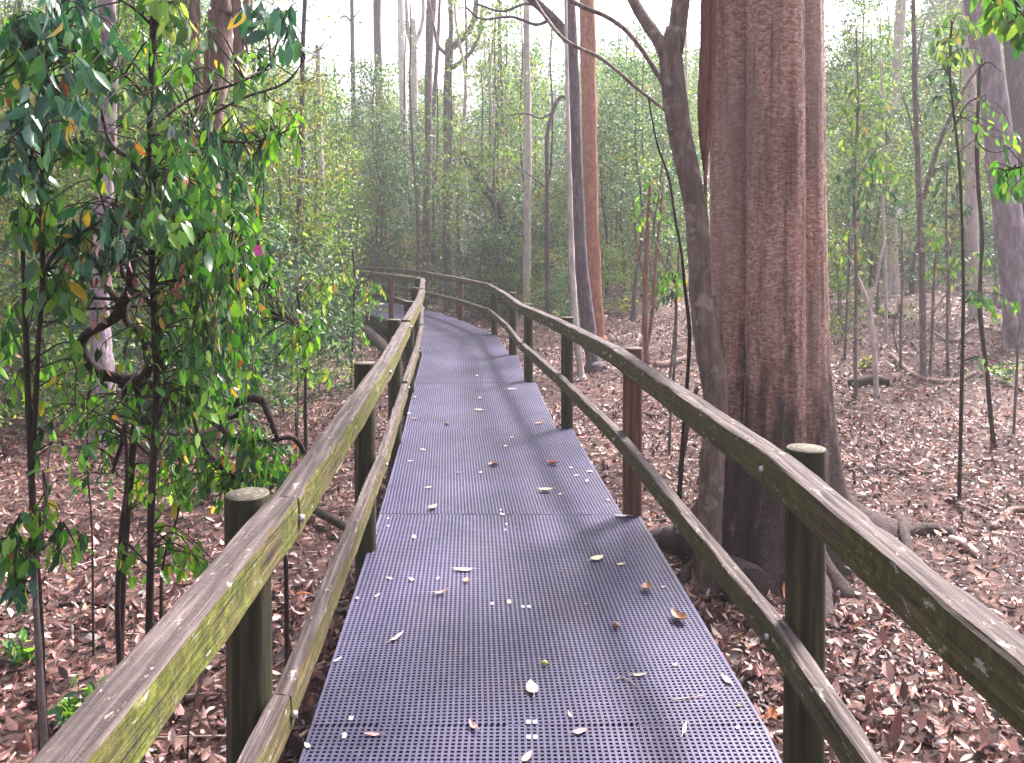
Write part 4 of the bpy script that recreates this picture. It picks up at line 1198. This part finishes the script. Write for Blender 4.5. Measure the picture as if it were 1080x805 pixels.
T['s1'] = shrub_t(1, 'leaf_fine', 2.0, 1.1, .075, 80, 30)
T['s2'] = shrub_t(2, 'leaf_teal', 1.6, 1.1, .085, 80, 26)
T['s3'] = shrub_t(3, 'leaf_olive', 2.4, 1.2, .08, 64, 22)
T['s4'] = shrub_t(4, 'leaf_teal', 2.6, 1.2, .1, 90, 26, wr=.35)
T['b1'] = shrub_t(31, 'leaf_fine', 8.5, .8, .08, 26, 10, 'thin_pole_tree', 'bark_purple', cz=.3, nbr=13, tr=.055, clr=.25)
T['b2'] = shrub_t(32, 'leaf_olive', 9.5, 1.1, .08, 30, 9, 'thin_pole_tree', 'bark_pale', cz=.25, nbr=15, tr=.07, clr=.3)
T['b3'] = shrub_t(33, 'leaf_teal', 7.0, 1.0, .08, 30, 12, 'thin_pole_tree', 'bark_dark', cz=.2, nbr=15, tr=.045, clr=.25)
T['t1'] = shrub_t(11, 'leaf_fine', 6.5, 1.7, .09, 190, 30, 'understory_tree', 'bark_grey', cz=.3, nbr=16, tr=.05, clr=.32)
T['t2'] = shrub_t(12, 'leaf_teal', 8.0, 2.0, .105, 210, 30, 'understory_tree', 'bark_purple', cz=.35, nbr=18, tr=.06, clr=.36)
T['t3'] = shrub_t(13, 'leaf_olive', 5.5, 1.5, .085, 120, 26, 'understory_tree', 'bark_grey', cz=.3, nbr=14, tr=.045, clr=.3)
T['c1'] = shrub_t(21, 'leaf_fine', 15, 3.6, .17, 200, 30, 'canopy_tree', 'bark_pale', cz=.42, nbr=22, tr=.17, clr=.6)
T['c2'] = shrub_t(22, 'leaf_fine', 17, 3.8, .2, 260, 34, 'canopy_tree', 'bark_grey', cz=.38, nbr=22, tr=.2, clr=.65)
T['c3'] = shrub_t(23, 'leaf_teal', 13, 3.6, .2, 300, 34, 'canopy_tree', 'bark_purple', cz=.25, nbr=24, tr=.15, clr=.6)
KIND = {'b1': 'thin nearly bare grey-purple pole tree', 'b2': 'thin nearly bare pale pole tree', 'b3': 'thin twiggy dark pole tree', 's1': 'light green fine-leaved shrub', 's2': 'low blue-green shrub', 's3': 'sparse olive yellow shrub', 's4': 'tall dark blue-green shrub',
        't1': 'slim understorey tree with light green leaves', 't2': 'slim understorey tree with blue-green leaves', 't3': 'short understorey tree with olive leaves',
        'c1': 'tall pale-trunked forest tree', 'c2': 'tall grey-trunked dense forest tree', 'c3': 'dark forest tree leafy almost to the ground'}
NEAR = [('s1', 893, 13.5, .9, 'just right of the fluted trunk, nearer one'), ('t1', 884, 16, .8, 'directly right of the fluted trunk'), ('t2', 905, 18, .75, 'between fluted trunk and pale cream trunk'), ('t1', 926, 17, .8, 'just left of the pale cream trunk'), ('t3', 1000, 16.5, .85, 'beside the long upswept branch'), ('t1', 1050, 18, .9, 'behind the pale leaning trunk'), ('s4', 1085, 14.5, .8, 'at the foot of the dark trunk at the right edge'),
        ('t2', 668, 17, .75, 'between the orange trunk and the slender curved tree'), ('t1', 690, 19, .9, 'seen left of the slender curved tree'), ('s1', 655, 18.5, .8, 'right of the orange trunk'), ('s4', 705, 21, 1.0, 'low behind the slender curved tree'),
        ('s1', 545, 20.5, .8, 'just behind the right railing bend'), ('s3', 575, 19.5, .7, 'by the branch lying behind the railing'), ('s2', 592, 18, .6, 'close left of the pale grey trunk'), ('s1', 515, 21.5, .9, 'behind the middle of the railing bend'),
        ('s1', 300, 9.5, .7, 'nearest inside the bend'), ('s2', 335, 10.8, .6, 'low by the far deck edge'), ('s4', 262, 9.0, .8, 'behind the leafy thicket, right side'), ('s2', 215, 8.2, .7, 'behind the leafy thicket'), ('s1', 40, 8.6, .9, 'at the left edge behind the twin-stemmed sapling'), ('t1', 170, 10.5, .7, 'behind the straightest sapling'), ('t3', 20, 10, .8, 'at the upper left edge'), ('t2', 260, 12.5, .6, 'behind the shaggy trunk'), ('t1', 325, 14, .6, 'by the broken-topped trunk')]
for k_, px, d, sc_, w_ in NEAR:
    b = GB(px, d)
    place(T[k_], b[0], b[1], sc_, px * .37, f'{KIND[k_]} {w_}', 'single undergrowth plants near the path')
ZONES = [  # name, where text, x0,x1(by bearing px), d0,d1, {template:count}
    ('left', 'in the thicket left of the path', -60, 270, 9.5, 24, {'s1': 10, 's2': 12, 's3': 6, 's4': 8, 't1': 6, 't2': 6, 't3': 4, 'b1': 4, 'b2': 3, 'b3': 4}),
    ('midleft', 'inside the bend of the path', 275, 372, 12.5, 20, {'s1': 4, 's2': 7, 's4': 3, 't3': 2, 't1': 1, 'b1': 2, 'b3': 2}),
    ('bend', 'beyond the bend of the railing', 330, 560, 20.5, 34, {'s1': 14, 's2': 12, 's3': 8, 's4': 14, 't1': 7, 't2': 7, 't3': 6, 'b1': 7, 'b2': 5, 'b3': 7}),
    ('centre', 'by the orange-barked trunk', 520, 720, 21, 36, {'s1': 12, 's2': 8, 's3': 8, 's4': 9, 't1': 7, 't2': 6, 't3': 5, 'b1': 5, 'b2': 4, 'b3': 6}),
    ('right', 'right of the fluted trunk', 870, 1150, 20.5, 36, {'s1': 14, 's2': 10, 's3': 8, 's4': 8, 't1': 11, 't2': 9, 't3': 6, 'b1': 7, 'b2': 5, 'b3': 8}),
]
rs = RS(42)
for zn, where, p0, p1, d0, d1, cnt in ZONES:
    items = [k_ for k_, c_ in cnt.items() for _ in range(c_)]
    for i, k_ in enumerate(items):
        for tr_ in range(60):
            d = math.sqrt(rs.uniform(d0 ** 2, d1 ** 2)); px = rs.uniform(p0, p1)
            b = GB(px, d)
            pd = min(math.hypot(b[0] - q[0], b[1] - q[1]) for q in (EL + ER))
            if pd > (1.5 if k_[0] == 's' else 1.2) and not in_path(b[:1], b[1:2])[0]: break
        sc_ = rs.uniform(.75, 1.2)
        if k_[0] == 't':
            top_y = -60 if (px < 240 or 480 < px < 600 or 960 < px) else (rs.uniform(35, 110) if px < 490 else rs.uniform(20, 90))   # the treeline dips in the middle
            hmax = 1.6 + (252 - top_y) / F * b[1] - float(gz(b[0], b[1]))
            sc_ = min(sc_, hmax / {'t1': 7.3, 't2': 8.9, 't3': 6.3}[k_])
        place(T[k_], b[0], b[1], sc_, rs.uniform(0, 6.28), f'{KIND[k_]} {where}', f'{KIND[k_]}s {where}')
ZF = [('far', 'far back beyond the bend in the haze', 180, 640, 36, 62, {'c1': 4, 'c2': 7, 'c3': 26}), ('farleft', 'far back on the left behind the thicket', -120, 240, 24, 55, {'c1': 6, 'c2': 7, 'c3': 14}),
      ('farright', 'far back on the right slope', 640, 1200, 36, 60, {'c1': 5, 'c2': 8, 'c3': 26})]
for zn, where, p0, p1, d0, d1, cnt in ZF:
    items = [k_ for k_, c_ in cnt.items() for _ in range(c_)]
    for i, k_ in enumerate(items):
        px = p0 + (p1 - p0) * ((i * .618034) % 1); d = rs.uniform(d0, d1); b = GB(px, d)
        s_ = rs.uniform(.7, 1.05) * (.78 if zn == 'far' else 1)
        top_y = -90 if (px < 240 or 480 < px < 600 or 960 < px) else (rs.uniform(20, 95) if px < 490 else rs.uniform(0, 60))
        hmax = 1.6 + (252 - top_y) / F * d - float(gz(b[0], b[1]))
        s_ = min(s_, hmax / {'c1': 17.5, 'c2': 19.5, 'c3': 15.5}[k_])
        place(T[k_], b[0], b[1], s_, rs.uniform(0, 6.28), f'{KIND[k_]} {where}', f'{KIND[k_]}s {where}')
# the wood behind everything, one mass
m = MB(); N = 110000
px = rs.uniform(-350, 1430, N); d = rs.uniform(50, 78, N)
x = (px - 540) / F * d; base = gz(x, d)
hmax = 10.5 + 2.5 * np.sin(x * .21) + 1.5 * np.sin(x * .47 + 2)
z = base + hmax * rs.rand(N) ** .85
cx_ = np.floor(x / 1.6 + np.floor(z / 1.3) * .37); jx = np.sin(cx_ * 12.9898 + np.floor(z / 1.3) * 78.233) * 43758.5453; jx = jx - np.floor(jx)
kp = jx > .28
pos = np.stack([x, d, z], -1)[kp]; n = len(pos)
LL = rs.uniform(.14, .32, n)
m.leaves2(pos, rdir(rs, n), rdir(rs, n), LL, LL * .6)
tag(m.build('far_woods', M['leaf_teal']), 'hazy mass of distant forest closing the view behind the trees', 'forest', kind='stuff')

# ------------------------------------------------------------------ logs and fallen branches
def lying(name, label, pix, rad, mat='dead_wood', lift=0.0, cat='fallen branch', n=9, seed=1, rough=.08):
    pts = []
    for q in pix:
        p = G(q[0], q[1]); p[2] += rad * .6 + lift + (q[2] if len(q) > 2 else 0); pts.append(p)
    o_ = np.mean(pts, 0); m = MB()
    m.tube(pts, [rad * .8] + [rad] * (len(pts) - 2) + [rad * .55], n=n, per=6, rough=rough, seed=seed)
    return tag(m.build(name, M[mat], None, o_), label, cat)


lying('fallen_log', 'black log lying under the far left edge of the deck', [(352, 338), (368, 346), (392, 360), (412, 380)], .13, 'bark_dark', seed=2, cat='log', n=12)
lying('fallen_log', 'short dark log crossing the black log by the far left deck edge', [(350, 366), (368, 352), (388, 345)], .09, 'bark_dark', lift=.12, seed=3, cat='log', n=12)
lying('fallen_branch', 'dark thick fallen branch poking out under the left hand rail', [(315, 540), (335, 551), (360, 566), (405, 592)], .028, 'bark_dark', lift=.06, seed=4, n=12)
lying('fallen_branch', 'grey fallen branch on the open litter left of the railing', [(240, 432), (285, 428), (325, 421), (372, 407)], .03, 'dead_wood', lift=.04, seed=5)
lying('fallen_branch', 'dark fallen branch resting behind the right railing near its bend', [(534, 313), (556, 312), (578, 306), (600, 302)], .09, 'bark_dark', lift=.35, seed=6)
lying('fallen_branch', 'short dark log piece by the red sapling pair', [(690, 388), (704, 387), (722, 380)], .06, 'dead_wood', seed=7)
lying('fallen_branch', 'crooked thin branch on the litter right of the reddish post', [(676, 436), (690, 440), (704, 437)], .016, 'bark_dark', seed=8)
lying('fallen_branch', 'thin dark branch on the litter under the purple-grey trunk', [(620, 412), (636, 405), (654, 398)], .02, 'bark_dark', seed=9)
lying('fallen_branch', 'long crooked dark branch on the right leaf slope', [(940, 376), (952, 388), (966, 399), (985, 405), (1008, 404), (1028, 395)], .04, 'dead_wood', seed=10)
lying('fallen_branch', 'thin branch crossing the long crooked branch on the right slope', [(1012, 378), (1006, 392), (1000, 408), (984, 420)], .022, 'bark_dark', seed=11)
lying('hollow_log', 'hollow dark log piece lying left of the Y-shaped sapling', [(898, 409), (916, 405), (938, 407)], .07, 'bark_dark', seed=12, cat='log', n=14)
lying('fallen_branch', 'pale curved stick on the litter right of the fluted trunk roots', [(962, 493), (972, 489), (980, 480), (985, 472)], .014, 'pale_stick', seed=13)
lying('fallen_branch', 'grey stick next to the pale curved stick', [(941, 496), (958, 495), (976, 500), (992, 497)], .013, 'dead_wood', seed=14)
lying('fallen_branch', 'grey stick lying below the foot of the crooked stem', [(1014, 492), (1030, 487), (1052, 487)], .014, 'dead_wood', seed=15)
lying('fallen_branch', 'long grey stick near the right edge below the crooked stem', [(996, 529), (1020, 531), (1042, 538), (1062, 546)], .014, 'dead_wood', seed=16)
lying('fallen_branch', 'thick bent root-like stick cut by the right edge', [(1046, 560), (1058, 552), (1066, 542), (1090, 540)], .026, 'dead_wood', seed=17)
lying('fallen_branch', 'stout pinkish fallen branch beyond the end of the surface root', [(1002, 572), (1016, 577), (1034, 590)], .032, 'pale_stick', seed=18)
lying('fallen_branch', 'dark thin branch flat on the litter below the saplings at left', [(62, 640), (95, 638), (125, 642), (156, 640)], .014, 'bark_dark', seed=19)
lying('fallen_branch', 'pinkish dry branch on the litter behind the nearest left post', [(196, 742), (222, 722), (242, 706)], .018, 'dead_wood', seed=20)
lying('fallen_branch', 'low branch heap stick on the slope by the pale leaning trunk', [(985, 352), (1004, 362), (1022, 350), (1046, 348)], .035, 'dead_wood', seed=22)
lying('fallen_branch', 'pale fallen branch far up the right slope', [(880, 322), (900, 320), (925, 321)], .05, 'pale_stick', seed=23)
lying('fallen_branch', 'dark short branch on the far right slope below the pale cream trunk', [(926, 328), (940, 336), (956, 334)], .05, 'bark_dark', seed=24)

# ------------------------------------------------------------------ leaves and scraps on the deck
def deck_leaf(px, py, Lp, Wp, ang, mat, label, curl=.25, cup=.3, name='fallen_leaf', cat='leaf', group=None, stem=True):
    c = deckpt(px, py); d = math.hypot(c[1], CAMH)
    L = Lp * d / F; Wd = Wp * d / F
    a = math.radians(ang)
    ax = np.array([math.cos(a), math.sin(a), 0]); sd_ = np.array([-ax[1], ax[0], 0])
    # vertical foreshortening of things lying along the view is made up in their length
    L *= 1 + .55 * abs(math.sin(a)); Wd *= 1 + .55 * abs(math.cos(a)) * .6
    nt_, nw = 9, 5
    V = []
    for i in range(nt_):
        t = i / (nt_ - 1); wv = math.sin(math.pi * min(1, max(0, t)) ** .8) ** .8 * .5
        for j in range(nw):
            s_ = (j / (nw - 1) - .5) * 2
            p = c + ax * L * (t - .5) + sd_ * Wd * wv * s_ + np.array([0, 0, .004 + curl * L * ((t - .5) ** 2) * 2 + cup * Wd * (s_ * wv) ** 2 * 1.6 + .002 * math.sin(7 * t + 3 * s_)])
            V.append(p)
    i = np.arange(nt_ - 1)[:, None] * nw; j = np.arange(nw - 1)[None, :]
    m = MB(); m.add(V, None, np.stack([i + j, i + j + 1, i + nw + j + 1, i + nw + j], -1).reshape(-1, 4))
    if stem:
        e = c - ax * L * .5 + [0, 0, .004 + curl * L * .5]
        m.tube([e, e - ax * L * .18 + [0, 0, -.002], e - ax * L * .34 + sd_ * L * .06], [.0012, .0009], n=5, per=2)
    o = m.build(name, M[mat], None, c)
    tag(o, label, cat, group)
    return o


DL = [
    (575, 519, 15, 6, 172, 'dry_pale', 'pale cream leaf right of the deck centre, beyond the dark curled leaf'),
    (630, 590, 13, 8, 40, 'dry_pale', 'cream leaf near the right deck edge in line with the fluted trunk foot'),
    (488, 602, 20, 5, 178, 'dry_pale', 'long narrow cream leaf lying across the middle of the deck'),
    (457, 537, 9, 6, 60, 'dry_pale', 'small cream leaf left of centre on the deck with a curled side'),
    (521, 491, 11, 6, 10, 'dry_brown', 'dark brown folded leaf in the middle distance of the deck'),
    (583, 490, 12, 6, 150, 'dry_red', 'rust red curled leaf near the right edge of the deck, farther off'),
    (505, 433, 9, 4, 160, 'dry_pale', 'pale leaf near the smooth looking far deck'),
    (569, 447, 10, 4, 20, 'dry_brown', 'brown leaf by the right post row, far along the deck'),
    (682, 622, 12, 10, 80, 'dry_brown', 'small brown upturned leaf above the big brown curled leaf'),
    (716, 654, 17, 12, 110, 'dry_brown', 'largest brown curled leaf close to the right deck edge'),
    (561, 727, 16, 11, 96, 'dry_pale', 'heart shaped cream leaf with a stalk, nearest in the deck middle'),
    (465, 627, 13, 4, 30, 'dry_pink', 'tan curled scrap of leaf on the deck left of centre'),
    (419, 673, 15, 4, 62, 'dry_pink', 'thin pinkish leaf near the left deck edge'),
    (392, 776, 16, 3.5, 175, 'dry_pink', 'narrow pinkish leaf at the lower left of the deck'),
    (675, 713, 13, 3, 5, 'dry_pale', 'narrow pale leaf above the bent pale twig'),
    (766, 718, 12, 5, 105, 'fleck', 'white leaf scrap at the right edge of the near deck'),
    (612, 773, 12, 6, 20, 'dry_pink', 'pink leaf scrap low in the deck foreground'),
    (556, 800, 13, 6, 60, 'dry_pink', 'tan leaf scrap cut by the lower edge in mid deck'),
    (492, 613, 8, 6, 80, 'dry_brown', 'crumpled brown scrap just under the long narrow cream leaf'),
    (499, 768, 11, 5, 120, 'dry_pink', 'mauve curled scrap on the panel joint nearest the viewer'),
    (537, 636, 6, 4, 90, 'dry_pale', 'small upright whitish scrap in mid deck'),
    (655, 545, 13, 5, 170, 'fleck', 'white leaf at the foot of the reddish right post'),
    (722, 770, 14, 3, 70, 'dry_pale', 'thin pale leaf standing near the right foreground of the deck'),
    (540, 411, 9, 3.5, 10, 'dry_pale', 'pale leaf on the smooth looking far deck, right of centre'),
    (617, 462, 12, 4, 10, 'dry_red', 'rust red leaf against the right deck edge beyond the notch'),
    (452, 515, 6, 4, 15, 'dry_pink', 'small pinkish leaf left of centre beyond the small cream leaf'),
]
for (px, py, L, W_, a, mt, lab) in DL:
    deck_leaf(px, py, L, W_, a, mt, lab, curl=.5 if 'curled' in lab or 'upturned' in lab else .2, cup=.9 if 'curled' in lab or 'folded' in lab or 'upturned' in lab else .3)
for (px, py, r_, mt, lab) in [(649, 663, .016, 'nut', 'brown seed nut on the deck left of the big brown curled leaf'), (574, 702, .012, 'fruit', 'yellow-green seed on the deck just above the heart shaped leaf'), (471, 449, .018, 'nut', 'reddish brown seed far along the deck left of centre')]:
    c = deckpt(px, py); rs_ = RS(px); m = MB(); r_ = r_
    a = np.array([.8, .5, .1]); pts = [c + [-r_ * .9, -.2 * r_, r_ * .7], c + [-r_ * .5, 0, r_ * .8], c + [r_ * .3, .1 * r_, r_ * .85], c + [r_ * .9, .2 * r_, r_ * .7], c + [r_ * 1.2, .3 * r_, r_ * .6]]
    m.tube(pts, [r_ * .25, r_ * .72, r_ * .8, r_ * .45, r_ * .1], n=10, per=4, rough=.04)
    tag(m.build('seed', M[mt], None, c), lab, 'seed')
for pts, r_, lab in [([(650, 718), (655, 716), (664, 719), (672, 727)], .0028, 'bent pale twig on the near deck right of the heart shaped leaf'), ([(709, 740), (722, 738), (742, 735)], .0028, 'straight thin twig near the right deck edge in the foreground')]:
    m = MB(); W = [deckpt(*p) + [0, 0, .005] for p in pts]; m.tube(W, [r_, r_ * .6], n=6, per=5, rough=.1)
    tag(m.build('small_twig', M['pale_stick'], None, W[0]), lab, 'twig')
rs = RS(9)
# countless-looking but separate flecks
fl_spots = [(363, 776), (533, 471), (506, 420), (447, 427), (540, 462), (618, 638), (700, 620), (712, 702), (770, 721), (780, 745), (601, 755), (462, 611), (434, 612), (398, 629), (411, 611), (592, 604), (655, 596), (507, 499), (433, 487), (446, 475), (483, 499), (591, 522), (602, 494), (622, 498), (641, 528), (619, 508), (529, 543)]
for i in range(2):
    y = 395 + 400 * rs.rand() ** 1.2; t = (y - 395) / 410
    fl_spots.append((rs.uniform(450 - 110 * t, 555 + 230 * t), y))
for i in range(12):
    t = rs.rand() ** 1.4; y = 800 - 390 * t
    fl_spots.append((318 + 128 * (1 - (1 - t) ** 1.0) * .95 + rs.exponential(5), y) if i % 3 else (820 - 262 * t - 8 - rs.exponential(6), y))
for (px, py) in fl_spots:
    c = deckpt(px, py)
    if not in_path(c[:1], c[1:2])[0]: continue
    big = rs.rand() < .25
    far = py < 480
    deck_leaf(px, py, rs.uniform(5, 8) if big else rs.uniform(3, 5) * (.8 if far else 1), rs.uniform(2, 3.4), rs.uniform(0, 180), ['fleck', 'dry_pale', 'dry_pink', 'dry_brown', 'fleck'][rs.randint(5)],
              'tiny dry leaf fleck, one of many strewn over the purple grating', .2, .3, 'leaf_fleck', 'leaf fleck', 'tiny dry flecks strewn over the grating', stem=False)

# ------------------------------------------------------------------ air
HZ = .0020
k = NT('haze'); k.t.nodes.remove(k.out)
out = k.t.nodes.new('ShaderNodeOutputMaterial')
pv = k.t.nodes.new('ShaderNodeVolumePrincipled')
pv.inputs['Color'].default_value = (.93, .94, .97, 1); pv.inputs['Density'].default_value = HZ; pv.inputs['Anisotropy'].default_value = .35
k.t.links.new(pv.outputs[0], out.inputs['Volume'])
m = MB()
m.box8([(x, y, -2.4) for x, y in ((-133, -33), (133, -33), (133, 135), (-133, 135))] + [(x, y, 21.5) for x, y in ((-133, -33), (133, -33), (133, 135), (-133, 135))])
tag(m.build('haze', k.m, flat=True), 'thin pale mist between the trees', 'haze', kind='stuff')
